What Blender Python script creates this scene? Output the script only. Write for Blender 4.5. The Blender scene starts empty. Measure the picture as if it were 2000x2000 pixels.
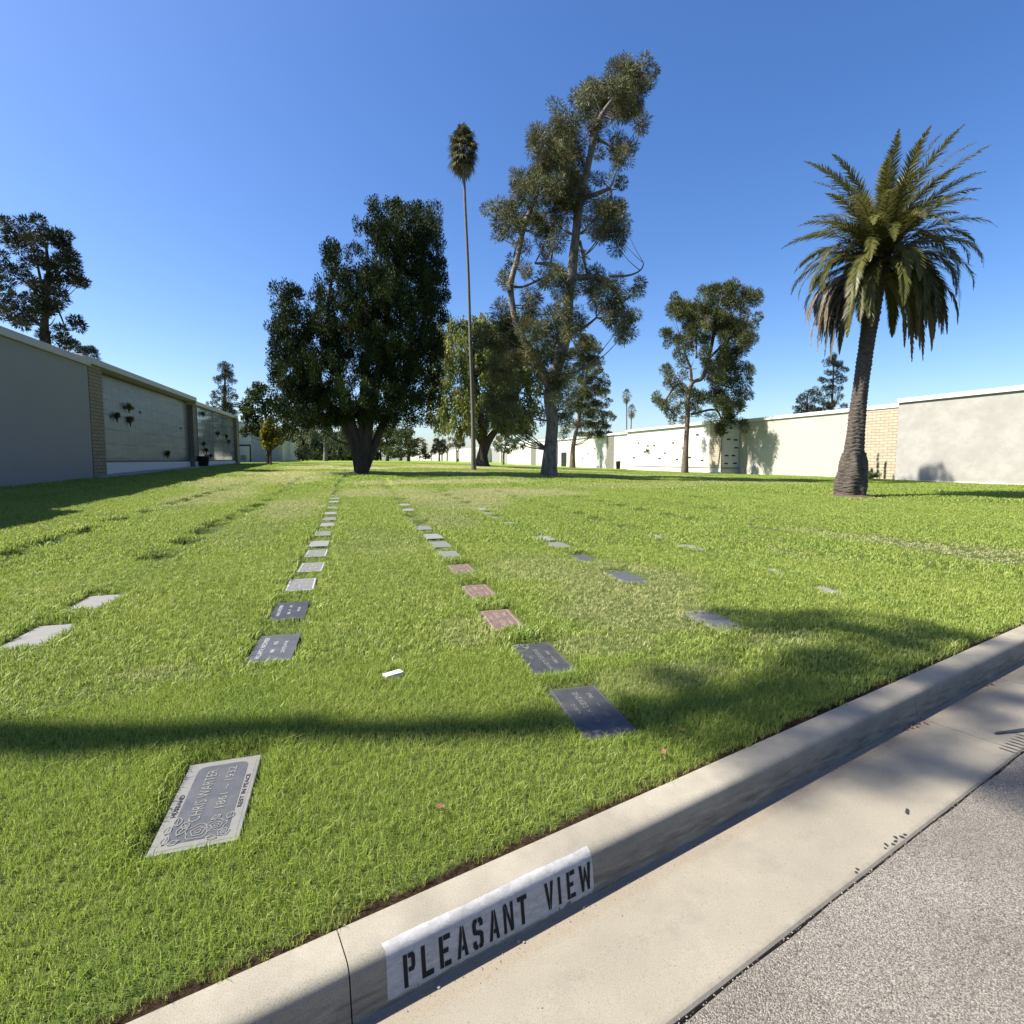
import bpy, math, random
import numpy as np
from mathutils import Vector, Matrix, Quaternion

C = bpy.context.scene.collection
sc = bpy.context.scene
R = math.radians

# ------------------------------------------------------------------ camera, sky, sun, exposure
YAW, PITCH, EYE = 16.24, 4.2, 1.4
cam = bpy.data.cameras.new('camera')
cam.sensor_fit = 'HORIZONTAL'; cam.sensor_width = 36.0
cam.lens = 36.0 * 1040.0 / 2000.0
cam.shift_y = -(1000.0 - 973.37) / 2000.0
cam.clip_start = 0.05; cam.clip_end = 3000
co = bpy.data.objects.new('camera', cam); C.objects.link(co)
co.location = (0, 0, EYE)
co.rotation_euler = (R(90 - PITCH), 0, R(-YAW))
sc.camera = co

SUN_EL = 50.0
SUN_H = Vector((0.982, -0.19)).normalized()          # horizontal direction the light travels
w = bpy.data.worlds.new('World'); sc.world = w; w.use_nodes = True
wn = w.node_tree
sky = wn.nodes.new('ShaderNodeTexSky'); sky.sky_type = 'NISHITA'; sky.sun_disc = False
sky.sun_elevation = R(SUN_EL); sky.sun_rotation = math.atan2(-SUN_H.x, -SUN_H.y)
sky.altitude = 100; sky.air_density = 1.0; sky.dust_density = 1.1; sky.ozone_density = 4.0
bg = wn.nodes['Background']; bg.inputs[1].default_value = 0.08
hs = wn.nodes.new('ShaderNodeHueSaturation'); hs.inputs['Saturation'].default_value = 1.22; hs.inputs['Hue'].default_value = 0.509
wn.links.new(sky.outputs[0], hs.inputs['Color']); wn.links.new(hs.outputs[0], bg.inputs[0])
ce = math.cos(R(SUN_EL))
sl = bpy.data.lights.new('sun', 'SUN'); sl.energy = 5.0; sl.angle = R(0.53); sl.color = (1.0, 0.95, 0.85)
so = bpy.data.objects.new('sun', sl); C.objects.link(so)
so.rotation_mode = 'QUATERNION'
so.rotation_quaternion = Vector((SUN_H.x * ce, SUN_H.y * ce, -math.sin(R(SUN_EL)))).to_track_quat('-Z', 'Y')
so.location = (-30, 10, 40)
sc.view_settings.view_transform = 'Standard'; sc.view_settings.look = 'None'
sc.view_settings.gamma = 1.0; sc.view_settings.use_curve_mapping = False
sc.view_settings.exposure = 1.38
sc.render.engine = 'CYCLES'
cy = sc.cycles
cy.max_bounces = 6; cy.diffuse_bounces = 3; cy.glossy_bounces = 3; cy.transmission_bounces = 3
cy.transparent_max_bounces = 6; cy.caustics_reflective = False; cy.caustics_refractive = False
cy.use_denoising = True

# ------------------------------------------------------------------ helpers
rng = np.random.default_rng(7)

def tag(o, label=None, cat=None, group=None, kind=None):
    if label: o['label'] = label
    if cat: o['category'] = cat
    if group: o['group'] = group
    if kind: o['kind'] = kind
    return o

def empty(name, loc=(0, 0, 0), rz=0.0):
    o = bpy.data.objects.new(name, None); C.objects.link(o)
    o.empty_display_size = 0.2
    o.location = loc; o.rotation_euler = (0, 0, rz)
    return o

def obj(name, me, mat=None, parent=None):
    me.name = name
    o = bpy.data.objects.new(name, me); C.objects.link(o)
    if mat is not None:
        me.materials.clear()
        for m in (mat if isinstance(mat, (list, tuple)) else [mat]): me.materials.append(m)
    if parent: o.parent = parent
    return o

def np_mesh(verts, faces_flat, counts, tint=None, smooth=False, mats=None):
    """verts Nx3, faces_flat 1-D loop vertex indices, counts 1-D polygon sizes."""
    me = bpy.data.meshes.new('m')
    verts = np.ascontiguousarray(verts, dtype=np.float32)
    me.vertices.add(len(verts)); me.vertices.foreach_set('co', verts.ravel())
    faces_flat = np.ascontiguousarray(faces_flat, dtype=np.int32)
    me.loops.add(len(faces_flat)); me.loops.foreach_set('vertex_index', faces_flat)
    counts = np.asarray(counts, dtype=np.int32)
    starts = np.zeros(len(counts), dtype=np.int32); starts[1:] = np.cumsum(counts)[:-1]
    me.polygons.add(len(counts)); me.polygons.foreach_set('loop_start', starts)
    me.polygons.foreach_set('loop_total', counts)
    if smooth: me.polygons.foreach_set('use_smooth', np.ones(len(counts), dtype=bool))
    if mats is not None: me.polygons.foreach_set('material_index', np.asarray(mats, dtype=np.int32))
    me.update(calc_edges=True)
    if tint is not None:
        a = me.attributes.new('tint', 'FLOAT', 'POINT'); a.data.foreach_set('value', np.ascontiguousarray(tint, dtype=np.float32))
    return me

class MB:
    """collects polygons of one mesh"""
    def __init__(s): s.v = []; s.f = []
    def add(s, vs, fs):
        b = len(s.v); s.v += [tuple(v) for v in vs]; s.f += [tuple(b + i for i in f) for f in fs]; return s
    def box(s, x0, x1, y0, y1, z0, z1):
        return s.add([(x0,y0,z0),(x1,y0,z0),(x1,y1,z0),(x0,y1,z0),(x0,y0,z1),(x1,y0,z1),(x1,y1,z1),(x0,y1,z1)],
                     [(0,3,2,1),(4,5,6,7),(0,1,5,4),(1,2,6,5),(2,3,7,6),(3,0,4,7)])
    def lathe(s, prof, n=16, cx=0, cy=0):
        b = len(s.v)
        for r, z in prof:
            for k in range(n):
                a = 2*math.pi*k/n; s.v.append((cx + r*math.cos(a), cy + r*math.sin(a), z))
        for i in range(len(prof)-1):
            for k in range(n):
                k2 = (k+1) % n
                s.f.append((b+i*n+k, b+i*n+k2, b+(i+1)*n+k2, b+(i+1)*n+k))
        s.f.append(tuple(b + k for k in range(n))[::-1]); s.f.append(tuple(b+(len(prof)-1)*n+k for k in range(n)))
        return s
    def mesh(s, smooth=False):
        me = bpy.data.meshes.new('m'); me.from_pydata(s.v, [], s.f); me.update()
        if smooth:
            for p in me.polygons: p.use_smooth = True
        return me
    def build(s, name, mat, parent=None, smooth=False, bevel=0):
        o = obj(name, s.mesh(smooth), mat, parent)
        if bevel:
            m = o.modifiers.new('bevel', 'BEVEL'); m.width = bevel; m.segments = 2; m.limit_method = 'ANGLE'
        return o

# ------------------------------------------------------------------ materials
def newmat(name):
    m = bpy.data.materials.new(name); m.use_nodes = True
    nt = m.node_tree; b = nt.nodes['Principled BSDF']
    return m, nt, b
def N(nt, t, **k):
    n = nt.nodes.new(t)
    for a, v in k.items(): setattr(n, a, v)
    return n
def ramp(nt, fac, stops):
    r = N(nt, 'ShaderNodeValToRGB'); e = r.color_ramp.elements
    while len(e) < len(stops): e.new(0.5)
    for i, (p, c) in enumerate(stops):
        e[i].position = p; e[i].color = tuple(c) + (1,) if len(c) == 3 else c
    nt.links.new(fac, r.inputs[0]); return r
def noise(nt, vec, scale, detail=4, rough=0.55):
    n = N(nt, 'ShaderNodeTexNoise'); n.inputs['Scale'].default_value = scale
    n.inputs['Detail'].default_value = detail; n.inputs['Roughness'].default_value = rough
    if vec is not None: nt.links.new(vec, n.inputs['Vector'])
    return n
def mixc(nt, fac, a, b, mode='MIX'):
    m = N(nt, 'ShaderNodeMix', data_type='RGBA', blend_type=mode)
    for s, v in ((0, fac), (6, a), (7, b)):
        if isinstance(v, (int, float)): m.inputs[s].default_value = v
        elif isinstance(v, tuple): m.inputs[s].default_value = v + (1,) if len(v) == 3 else v
        else: nt.links.new(v, m.inputs[s])
    return m.outputs[2]
def math_(nt, op, a, b=None, clamp=False):
    m = N(nt, 'ShaderNodeMath', operation=op); m.use_clamp = clamp
    for i, v in enumerate((a, b)):
        if v is None: continue
        if isinstance(v, (int, float)): m.inputs[i].default_value = v
        else: nt.links.new(v, m.inputs[i])
    return m.outputs[0]
def bump(nt, b, height, strength=0.3, dist=0.01):
    u = N(nt, 'ShaderNodeBump'); u.inputs['Strength'].default_value = strength; u.inputs['Distance'].default_value = dist
    nt.links.new(height, u.inputs['Height']); nt.links.new(u.outputs[0], b.inputs['Normal']); return u
def wpos(nt): return N(nt, 'ShaderNodeNewGeometry').outputs['Position']
def plain(name, col, rough=0.7, metallic=0.0, var=0.12, scale=8):
    m, nt, b = newmat(name)
    n = noise(nt, wpos(nt), scale)
    c = mixc(nt, n.outputs[0], tuple(x*(1-var) for x in col), tuple(min(1, x*(1+var)) for x in col))
    nt.links.new(c, b.inputs['Base Color']); b.inputs['Roughness'].default_value = rough; b.inputs['Metallic'].default_value = metallic
    return m

def concrete(name, base, dark, spk=0.5, rough=0.85, blotch=1.2):
    m, nt, b = newmat(name); P = wpos(nt)
    big = noise(nt, P, blotch, 5, 0.6); med = noise(nt, P, 9, 5, 0.6); fine = noise(nt, P, 260, 2, 0.6)
    f = ramp(nt, big.outputs[0], [(0.35, (0, 0, 0)), (0.7, (1, 1, 1))]).outputs[0]
    c = mixc(nt, f, base, dark)
    g = ramp(nt, med.outputs[0], [(0.3, (0.86, 0.86, 0.86)), (0.7, (1.08, 1.08, 1.08))]).outputs[0]
    c = mixc(nt, 1.0, c, g, 'MULTIPLY')
    g2 = ramp(nt, fine.outputs[0], [(0.34, (0.55, 0.52, 0.5)), (0.48, (1, 1, 1)), (0.7, (1.12, 1.12, 1.12))]).outputs[0]
    c = mixc(nt, spk, c, mixc(nt, 1.0, c, g2, 'MULTIPLY'))
    nt.links.new(c, b.inputs['Base Color']); b.inputs['Roughness'].default_value = rough
    bump(nt, b, fine.outputs[0], 0.35, 0.002)
    return m

M = {}
M['kerb'] = concrete('kerb_concrete', (0.37, 0.335, 0.26), (0.28, 0.25, 0.195), 0.6, 0.85, 1.8)
M['path'] = concrete('path_concrete', (0.5, 0.46, 0.39), (0.42, 0.38, 0.32))

def kerb_coords(nt):
    """position rotated into the kerb's own axes: x along, y across"""
    mp = N(nt, 'ShaderNodeMapping', vector_type='TEXTURE')
    mp.inputs['Rotation'].default_value = (0, 0, R(14.9)); mp.inputs['Location'].default_value = (0, 1.455, 0)
    nt.links.new(wpos(nt), mp.inputs['Vector']); return mp.outputs[0]

# kerb face: grime near the foot and dark scuffs (stains of their own)
def kerb_material():
    m = M['kerb']; nt = m.node_tree; b = nt.nodes['Principled BSDF']
    src = b.inputs['Base Color'].links[0].from_socket
    kc = kerb_coords(nt)
    mp = N(nt, 'ShaderNodeMapping'); mp.inputs['Scale'].default_value = (1.6, 1, 14); nt.links.new(kc, mp.inputs['Vector'])
    st = noise(nt, mp.outputs[0], 3.2, 5, 0.65)
    sx = N(nt, 'ShaderNodeSeparateXYZ'); nt.links.new(kc, sx.inputs[0])
    low = N(nt, 'ShaderNodeMapRange'); low.inputs['From Min'].default_value = -0.02; low.inputs['From Max'].default_value = -0.10
    nt.links.new(sx.outputs['Z'], low.inputs['Value'])
    f = ramp(nt, st.outputs[0], [(0.38, (0, 0, 0)), (0.66, (1, 1, 1))]).outputs[0]
    f = math_(nt, 'MULTIPLY', f, low.outputs[0]); f = math_(nt, 'MULTIPLY', f, 0.95)
    c = mixc(nt, f, src, (0.13, 0.115, 0.095))
    nt.links.new(c, b.inputs['Base Color'])
kerb_material()

def gutter_material():
    m, nt, b = newmat('gutter_concrete'); kc = kerb_coords(nt)
    sx = N(nt, 'ShaderNodeSeparateXYZ'); nt.links.new(kc, sx.inputs[0])
    big = noise(nt, kc, 1.7, 5, 0.6); fine = noise(nt, kc, 300, 2, 0.6); med = noise(nt, kc, 30, 4, 0.6)
    c = mixc(nt, ramp(nt, big.outputs[0], [(0.3, (0, 0, 0)), (0.7, (1, 1, 1))]).outputs[0], (0.34, 0.305, 0.235), (0.26, 0.232, 0.18))
    # damp brown dust along the foot of the kerb, with a ragged outer edge
    jag = math_(nt, 'MULTIPLY', math_(nt, 'SUBTRACT', med.outputs[0], 0.5), 0.05)
    yy = math_(nt, 'ADD', sx.outputs['Y'], jag)
    near = N(nt, 'ShaderNodeMapRange'); near.inputs['From Min'].default_value = -0.115; near.inputs['From Max'].default_value = -0.085
    nt.links.new(yy, near.inputs['Value'])
    c = mixc(nt, math_(nt, 'MULTIPLY', near.outputs[0], 0.55), c, (0.29, 0.235, 0.17))
    spk = ramp(nt, fine.outputs[0], [(0.33, (0.5, 0.47, 0.43)), (0.46, (1, 1, 1)), (0.72, (1.15, 1.15, 1.12))]).outputs[0]
    c = mixc(nt, 0.55, c, mixc(nt, 1.0, c, spk, 'MULTIPLY'))
    vo = N(nt, 'ShaderNodeTexVoronoi'); vo.inputs['Scale'].default_value = 22; nt.links.new(kc, vo.inputs['Vector'])
    dots = ramp(nt, vo.outputs['Distance'], [(0.035, (1, 1, 1)), (0.055, (0, 0, 0))]).outputs[0]
    c = mixc(nt, math_(nt, 'MULTIPLY', dots, 0.8), c, (0.06, 0.05, 0.045))
    st = noise(nt, kc, 4.5, 7, 0.75); c = mixc(nt, ramp(nt, st.outputs[0], [(0.52, (0, 0, 0)), (0.72, (0.32, 0.32, 0.32))]).outputs[0], c, (0.17, 0.15, 0.125))
    lip = N(nt, 'ShaderNodeMapRange'); lip.inputs['From Min'].default_value = -0.45; lip.inputs['From Max'].default_value = -0.478; nt.links.new(yy, lip.inputs['Value'])
    c = mixc(nt, math_(nt, 'MULTIPLY', lip.outputs[0], 0.55), c, (0.13, 0.115, 0.1))
    nt.links.new(c, b.inputs['Base Color']); b.inputs['Roughness'].default_value = 0.85
    bump(nt, b, fine.outputs[0], 0.4, 0.002)
    return m
M['gutter'] = gutter_material()

def asphalt_material():
    m, nt, b = newmat('worn_asphalt'); P = wpos(nt)
    wob = noise(nt, P, 60, 2); mx = N(nt, 'ShaderNodeVectorMath', operation='SCALE'); mx.inputs['Scale'].default_value = 0.006
    nt.links.new(wob.outputs['Color'], mx.inputs[0])
    ad = N(nt, 'ShaderNodeVectorMath', operation='ADD'); nt.links.new(P, ad.inputs[0]); nt.links.new(mx.outputs[0], ad.inputs[1])
    v = N(nt, 'ShaderNodeTexVoronoi'); v.inputs['Scale'].default_value = 250; nt.links.new(ad.outputs[0], v.inputs['Vector'])
    v2 = N(nt, 'ShaderNodeTexVoronoi'); v2.inputs['Scale'].default_value = 60; nt.links.new(ad.outputs[0], v2.inputs['Vector'])
    sr = N(nt, 'ShaderNodeSeparateColor'); nt.links.new(v.outputs['Color'], sr.inputs[0])
    c = ramp(nt, sr.outputs[0], [(0.0, (0.10, 0.09, 0.075)), (0.15, (0.21, 0.19, 0.16)), (0.6, (0.31, 0.285, 0.245)), (1.0, (0.48, 0.44, 0.38))]).outputs[0]
    gap = ramp(nt, v.outputs['Distance'], [(0.38, (1, 1, 1)), (0.75, (0.42, 0.39, 0.36))]).outputs[0]
    c = mixc(nt, 1.0, c, gap, 'MULTIPLY')
    pit = ramp(nt, v2.outputs['Distance'], [(0.05, (0.35, 0.32, 0.3)), (0.16, (1, 1, 1))]).outputs[0]
    c = mixc(nt, 0.8, c, mixc(nt, 1.0, c, pit, 'MULTIPLY'))
    big = noise(nt, P, 2.2, 4); bl = ramp(nt, big.outputs[0], [(0.3, (0.78, 0.76, 0.74)), (0.7, (1.1, 1.1, 1.1))]).outputs[0]
    c = mixc(nt, 1.0, c, bl, 'MULTIPLY')
    v3 = N(nt, 'ShaderNodeTexVoronoi'); v3.inputs['Scale'].default_value = 5.5; nt.links.new(ad.outputs[0], v3.inputs['Vector'])
    spot = ramp(nt, v3.outputs['Distance'], [(0.05, (0.5, 0.47, 0.44)), (0.13, (1, 1, 1))]).outputs[0]
    c = mixc(nt, 0.8, c, mixc(nt, 1.0, c, spot, 'MULTIPLY'))
    nt.links.new(c, b.inputs['Base Color']); b.inputs['Roughness'].default_value = 0.8
    h = math_(nt, 'SUBTRACT', 1.0, v.outputs['Distance']); bump(nt, b, h, 0.9, 0.004)
    return m
M['asphalt'] = asphalt_material()

# straw patches of the lawn: (x, y, rx, ry, strength)
DRY = [(2.5, 4.4, 0.8, 0.8, 0.6), (2.9, 5.5, 1.0, 0.9, 0.55), (2.2, 6.4, 0.7, 0.8, 0.45), (1.75, 3.6, 0.6, 0.25, 0.5), (1.75, 2.95, 0.7, 0.2, 0.45),
       (0.85, 4.2, 0.3, 0.4, 0.4), (8.7, 6.1, 0.5, 1.6, 0.85), (9.4, 5.4, 0.5, 0.9, 0.6), (8.4, 7.6, 0.4, 1.2, 0.5), (2.9, 16.5, 1.6, 3.5, 0.6), (5.5, 19, 3.0, 2.2, 0.65), (1.8, 11.8, 0.8, 1.6, 0.5),
       (-4.2, 19, 1.0, 4.5, 0.5), (-3.4, 28, 2.0, 4.0, 0.6), (0.4, 42, 3.0, 3.5, 0.8), (8.5, 45, 6.0, 4.5, 0.8), (16, 41, 5, 3, 0.6), (-3.5, 45, 2.2, 6, 0.7),
       (3.2, 3.35, 0.35, 0.25, 0.4), (-1.3, 3.9, 0.25, 0.12, 0.4), (7.7, 8.5, 0.25, 0.6, 0.6), (6.2, 6.4, 0.2, 0.5, 0.5), (17.3, 15.1, 1.0, 0.8, 0.7), (-1.9, 11, 0.7, 2.2, 0.3), (0.4, 9, 0.8, 1.6, 0.3), (12, 22, 4, 2, 0.4), (20, 24, 5, 2.5, 0.35), (0.9, 20, 2.2, 2.5, 0.5), (4, 25, 5, 1.6, 0.7), (-2.5, 33, 4, 2.4, 0.75), (5, 33, 5, 2, 0.6), (-5.5, 25, 1.2, 4, 0.6), (-1.6, 15, 0.8, 3, 0.5), (13, 30, 6, 1.5, 0.6), (22, 33, 7, 2, 0.5), (10, 52, 9, 3, 0.8), (0, 60, 6, 6, 0.6)]
def dry_np(X, Y):
    d = np.zeros_like(X)
    for x, y, a, b_, s in DRY:
        q = ((X-x)/a)**2 + ((Y-y)/b_)**2
        d = np.maximum(d, s*np.clip(1.6 - q, 0, 1))
    return d
def lawn_group():
    ng = bpy.data.node_groups.new('lawn_tint', 'ShaderNodeTree')
    ng.interface.new_socket('Dry', in_out='OUTPUT', socket_type='NodeSocketFloat')
    ng.interface.new_socket('Lush', in_out='OUTPUT', socket_type='NodeSocketFloat')
    nt = ng; out = N(nt, 'NodeGroupOutput'); P = wpos(nt)
    s = N(nt, 'ShaderNodeSeparateXYZ'); nt.links.new(P, s.inputs[0])
    wn_ = noise(nt, P, 1.3, 4, 0.7); wob = math_(nt, 'MULTIPLY', math_(nt, 'SUBTRACT', wn_.outputs[0], 0.5), 2.6)
    total = None
    for x, y, a, b_, st in DRY:
        if y > 14: st = min(0.9, st + 0.12)
        dx = math_(nt, 'DIVIDE', math_(nt, 'SUBTRACT', s.outputs['X'], x), a)
        dy = math_(nt, 'DIVIDE', math_(nt, 'SUBTRACT', s.outputs['Y'], y), b_)
        q = math_(nt, 'ADD', math_(nt, 'MULTIPLY', dx, dx), math_(nt, 'MULTIPLY', dy, dy))
        q = math_(nt, 'ADD', q, wob)
        v = math_(nt, 'MULTIPLY', math_(nt, 'SUBTRACT', 1.5, q, True), st)
        total = v if total is None else math_(nt, 'MAXIMUM', total, v)
    n1 = noise(nt, P, 0.55, 5, 0.62)
    r1 = ramp(nt, n1.outputs[0], [(0.50, (0, 0, 0)), (0.72, (0.32, 0.32, 0.32))]).outputs[0]
    n3 = noise(nt, P, 5.0, 3, 0.6); r3 = ramp(nt, n3.outputs[0], [(0.55, (0, 0, 0)), (0.75, (0.22, 0.22, 0.22))]).outputs[0]
    total = math_(nt, 'MAXIMUM', total, math_(nt, 'MAXIMUM', r1, r3))
    nt.links.new(total, out.inputs[0])
    n2 = noise(nt, P, 0.9, 4, 0.6); r2 = ramp(nt, n2.outputs[0], [(0.35, (0, 0, 0)), (0.65, (1, 1, 1))]).outputs[0]
    # slightly darker lines of turf along every row of graves
    fr_ = math_(nt, 'FRACT', math_(nt, 'DIVIDE', math_(nt, 'ADD', s.outputs['X'], 0.62+18.8+0.94+0.0), 1.88))
    ds = math_(nt, 'ABSOLUTE', math_(nt, 'SUBTRACT', fr_, 0.5))
    ln = N(nt, 'ShaderNodeMapRange'); ln.inputs['From Min'].default_value = 0.14; ln.inputs['From Max'].default_value = 0.05; nt.links.new(ds, ln.inputs['Value'])
    n5 = noise(nt, P, 0.8, 2, 0.5)
    lnn = math_(nt, 'MULTIPLY', ln.outputs[0], ramp(nt, n5.outputs[0], [(0.4, (0.2, 0.2, 0.2)), (0.6, (1, 1, 1))]).outputs[0])
    r2 = math_(nt, 'ADD', math_(nt, 'MULTIPLY', r2, 0.55), math_(nt, 'MULTIPLY', lnn, 0.9))
    nt.links.new(r2, out.inputs[1])
    return ng
LG = lawn_group()

def leaf_shader(nt, b, col, rough, trans):
    """diffuse leaf with light passing through it"""
    b.inputs['Roughness'].default_value = rough
    b.inputs['Specular IOR Level'].default_value = 0.12
    nt.links.new(col, b.inputs['Base Color'])
    t = N(nt, 'ShaderNodeBsdfTranslucent'); nt.links.new(col, t.inputs['Color'])
    mx = N(nt, 'ShaderNodeMixShader'); mx.inputs[0].default_value = trans
    out = nt.nodes['Material Output']
    nt.links.new(b.outputs[0], mx.inputs[1]); nt.links.new(t.outputs[0], mx.inputs[2]); nt.links.new(mx.outputs[0], out.inputs[0])

def grass_material():
    m, nt, b = newmat('grass_blades')
    g = N(nt, 'ShaderNodeGroup'); g.node_tree = LG
    at = N(nt, 'ShaderNodeAttribute', attribute_name='tint')
    oi = N(nt, 'ShaderNodeObjectInfo')
    lush = mixc(nt, g.outputs['Lush'], (0.41, 0.515, 0.07), (0.25, 0.405, 0.055))
    c = mixc(nt, at.outputs['Fac'], lush, (0.57, 0.61, 0.18))
    c = mixc(nt, math_(nt, 'MULTIPLY', oi.outputs['Random'], 0.5), c, (0.26, 0.39, 0.045))
    rnd = math_(nt, 'ADD', g.outputs['Dry'], math_(nt, 'MULTIPLY', math_(nt, 'SUBTRACT', at.outputs['Fac'], 0.5), 0.55))
    rnd = math_(nt, 'MULTIPLY', math_(nt, 'SUBTRACT', rnd, 0.12, True), 1.2, True)
    c = mixc(nt, rnd, c, (0.74, 0.68, 0.36))
    leaf_shader(nt, b, c, 0.42, 0.42)
    b.inputs['Specular IOR Level'].default_value = 0.28
    return m
M['grass'] = grass_material()
def lawn_material():
    m, nt, b = newmat('lawn_soil'); P = wpos(nt)
    g = N(nt, 'ShaderNodeGroup'); g.node_tree = LG
    n = noise(nt, P, 45, 4, 0.7)
    thatch = ramp(nt, n.outputs[0], [(0.3, (0.03, 0.04, 0.012)), (0.55, (0.10, 0.135, 0.035)), (0.75, (0.20, 0.21, 0.08))]).outputs[0]
    near = thatch
    n2 = noise(nt, P, 3.0, 6, 0.7)
    far = mixc(nt, g.outputs['Lush'], (0.27, 0.37, 0.05), (0.18, 0.30, 0.04))
    far = mixc(nt, 1.0, far, ramp(nt, n2.outputs[0], [(0.3, (0.7, 0.7, 0.7)), (0.7, (1.15, 1.15, 1.15))]).outputs[0], 'MULTIPLY')
    far = mixc(nt, g.outputs['Dry'], far, (0.40, 0.37, 0.18))
    s = N(nt, 'ShaderNodeSeparateXYZ'); nt.links.new(P, s.inputs[0])
    mr = N(nt, 'ShaderNodeMapRange'); mr.inputs['From Min'].default_value = 12; mr.inputs['From Max'].default_value = 40
    nt.links.new(s.outputs['Y'], mr.inputs['Value'])
    c = mixc(nt, mr.outputs[0], near, far)
    kc = kerb_coords(nt); sk = N(nt, 'ShaderNodeSeparateXYZ'); nt.links.new(kc, sk.inputs[0])
    n4 = noise(nt, P, 14, 3, 0.6)
    kk = math_(nt, 'ADD', sk.outputs['Y'], math_(nt, 'MULTIPLY', math_(nt, 'SUBTRACT', n4.outputs[0], 0.5), 0.12))
    kr = N(nt, 'ShaderNodeMapRange'); kr.inputs['From Min'].default_value = 0.22; kr.inputs['From Max'].default_value = 0.18; nt.links.new(kk, kr.inputs['Value'])
    soil = ramp(nt, n.outputs[0], [(0.35, (0.012, 0.009, 0.006)), (0.62, (0.05, 0.032, 0.02)), (0.8, (0.15, 0.10, 0.062))]).outputs[0]  # bare brown soil, its colour darkened to stand for shadow beside the kerb
    c = mixc(nt, kr.outputs[0], c, soil)
    nt.links.new(c, b.inputs['Base Color']); b.inputs['Roughness'].default_value = 1.0; b.inputs['Specular IOR Level'].default_value = 0.05
    bump(nt, b, n.outputs[0], 0.8, 0.02)
    return m
M['lawn'] = lawn_material()

def stucco(name, c1, c2, c3, sc_=0.45):
    m, nt, b = newmat(name); P = wpos(nt)
    mp = N(nt, 'ShaderNodeMapping'); mp.inputs['Scale'].default_value = (1, 1, 1.3); nt.links.new(P, mp.inputs['Vector'])
    a = noise(nt, mp.outputs[0], sc_, 6, 0.62); f = noise(nt, P, 26, 4, 0.7); g = noise(nt, mp.outputs[0], 2.4, 6, 0.7)
    c = mixc(nt, ramp(nt, a.outputs[0], [(0.38, (0, 0, 0)), (0.62, (1, 1, 1))]).outputs[0], c1, c2)
    c = mixc(nt, ramp(nt, g.outputs[0], [(0.5, (0, 0, 0)), (0.75, (0.6, 0.6, 0.6))]).outputs[0], c, c3)
    nt.links.new(c, b.inputs['Base Color']); b.inputs['Roughness'].default_value = 0.92
    bump(nt, b, f.outputs[0], 0.25, 0.01)
    return m
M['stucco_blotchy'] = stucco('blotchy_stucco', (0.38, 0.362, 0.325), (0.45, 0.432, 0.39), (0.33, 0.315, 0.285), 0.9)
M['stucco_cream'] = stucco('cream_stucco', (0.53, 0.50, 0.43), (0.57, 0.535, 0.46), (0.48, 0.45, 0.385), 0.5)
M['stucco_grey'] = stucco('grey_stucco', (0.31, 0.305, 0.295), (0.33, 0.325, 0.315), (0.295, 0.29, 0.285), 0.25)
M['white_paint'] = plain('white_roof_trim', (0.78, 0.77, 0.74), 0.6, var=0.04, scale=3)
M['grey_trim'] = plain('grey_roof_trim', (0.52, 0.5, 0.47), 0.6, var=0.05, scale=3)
M['white_plinth'] = plain('white_plinth', (0.72, 0.70, 0.68), 0.8, var=0.06, scale=4)
M['dark_metal'] = plain('dark_bronze', (0.03, 0.03, 0.032), 0.45, 0.3)
M['dark_brown'] = plain('dark_door_frame', (0.045, 0.033, 0.028), 0.6)

def blocks(name, c1, c2, mortar, w_, h_, msize, axis='Y', bumpy=0.6, rough=0.9, off=0.5):
    m, nt, b = newmat(name); P = wpos(nt)
    s = N(nt, 'ShaderNodeSeparateXYZ'); nt.links.new(P, s.inputs[0])
    cx = N(nt, 'ShaderNodeCombineXYZ')
    nt.links.new(math_(nt, 'ADD', s.outputs['Y'], s.outputs['X']), cx.inputs[0]); nt.links.new(s.outputs['Z'], cx.inputs[1])
    br = N(nt, 'ShaderNodeTexBrick'); br.offset = off; br.squash = 1
    br.inputs['Scale'].default_value = 1.0; br.inputs['Brick Width'].default_value = w_; br.inputs['Row Height'].default_value = h_
    br.inputs['Mortar Size'].default_value = msize; br.inputs['Mortar Smooth'].default_value = 0.2
    br.inputs['Color1'].default_value = c1 + (1,); br.inputs['Color2'].default_value = c2 + (1,); br.inputs['Mortar'].default_value = mortar + (1,)
    nt.links.new(cx.outputs[0], br.inputs['Vector'])
    n = noise(nt, P, 30, 4, 0.7)
    c = mixc(nt, 0.5, br.outputs['Color'], mixc(nt, 1.0, br.outputs['Color'], ramp(nt, n.outputs[0], [(0.3, (0.7, 0.7, 0.7)), (0.7, (1.2, 1.2, 1.2))]).outputs[0], 'MULTIPLY'))
    nt.links.new(c, b.inputs['Base Color']); b.inputs['Roughness'].default_value = rough
    bump(nt, b, math_(nt, 'SUBTRACT', math_(nt, 'MULTIPLY', n.outputs[0], 0.4), br.outputs['Fac']), bumpy, 0.012)
    return m
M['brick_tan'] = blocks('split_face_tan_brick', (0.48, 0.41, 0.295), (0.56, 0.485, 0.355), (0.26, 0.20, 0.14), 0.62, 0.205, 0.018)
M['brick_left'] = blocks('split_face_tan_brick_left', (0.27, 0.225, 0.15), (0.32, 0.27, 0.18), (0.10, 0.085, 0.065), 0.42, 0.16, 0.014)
M['brick_grey'] = blocks('split_face_grey_brick', (0.20, 0.19, 0.15), (0.25, 0.235, 0.19), (0.1, 0.1, 0.085), 0.42, 0.16, 0.014)
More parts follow.
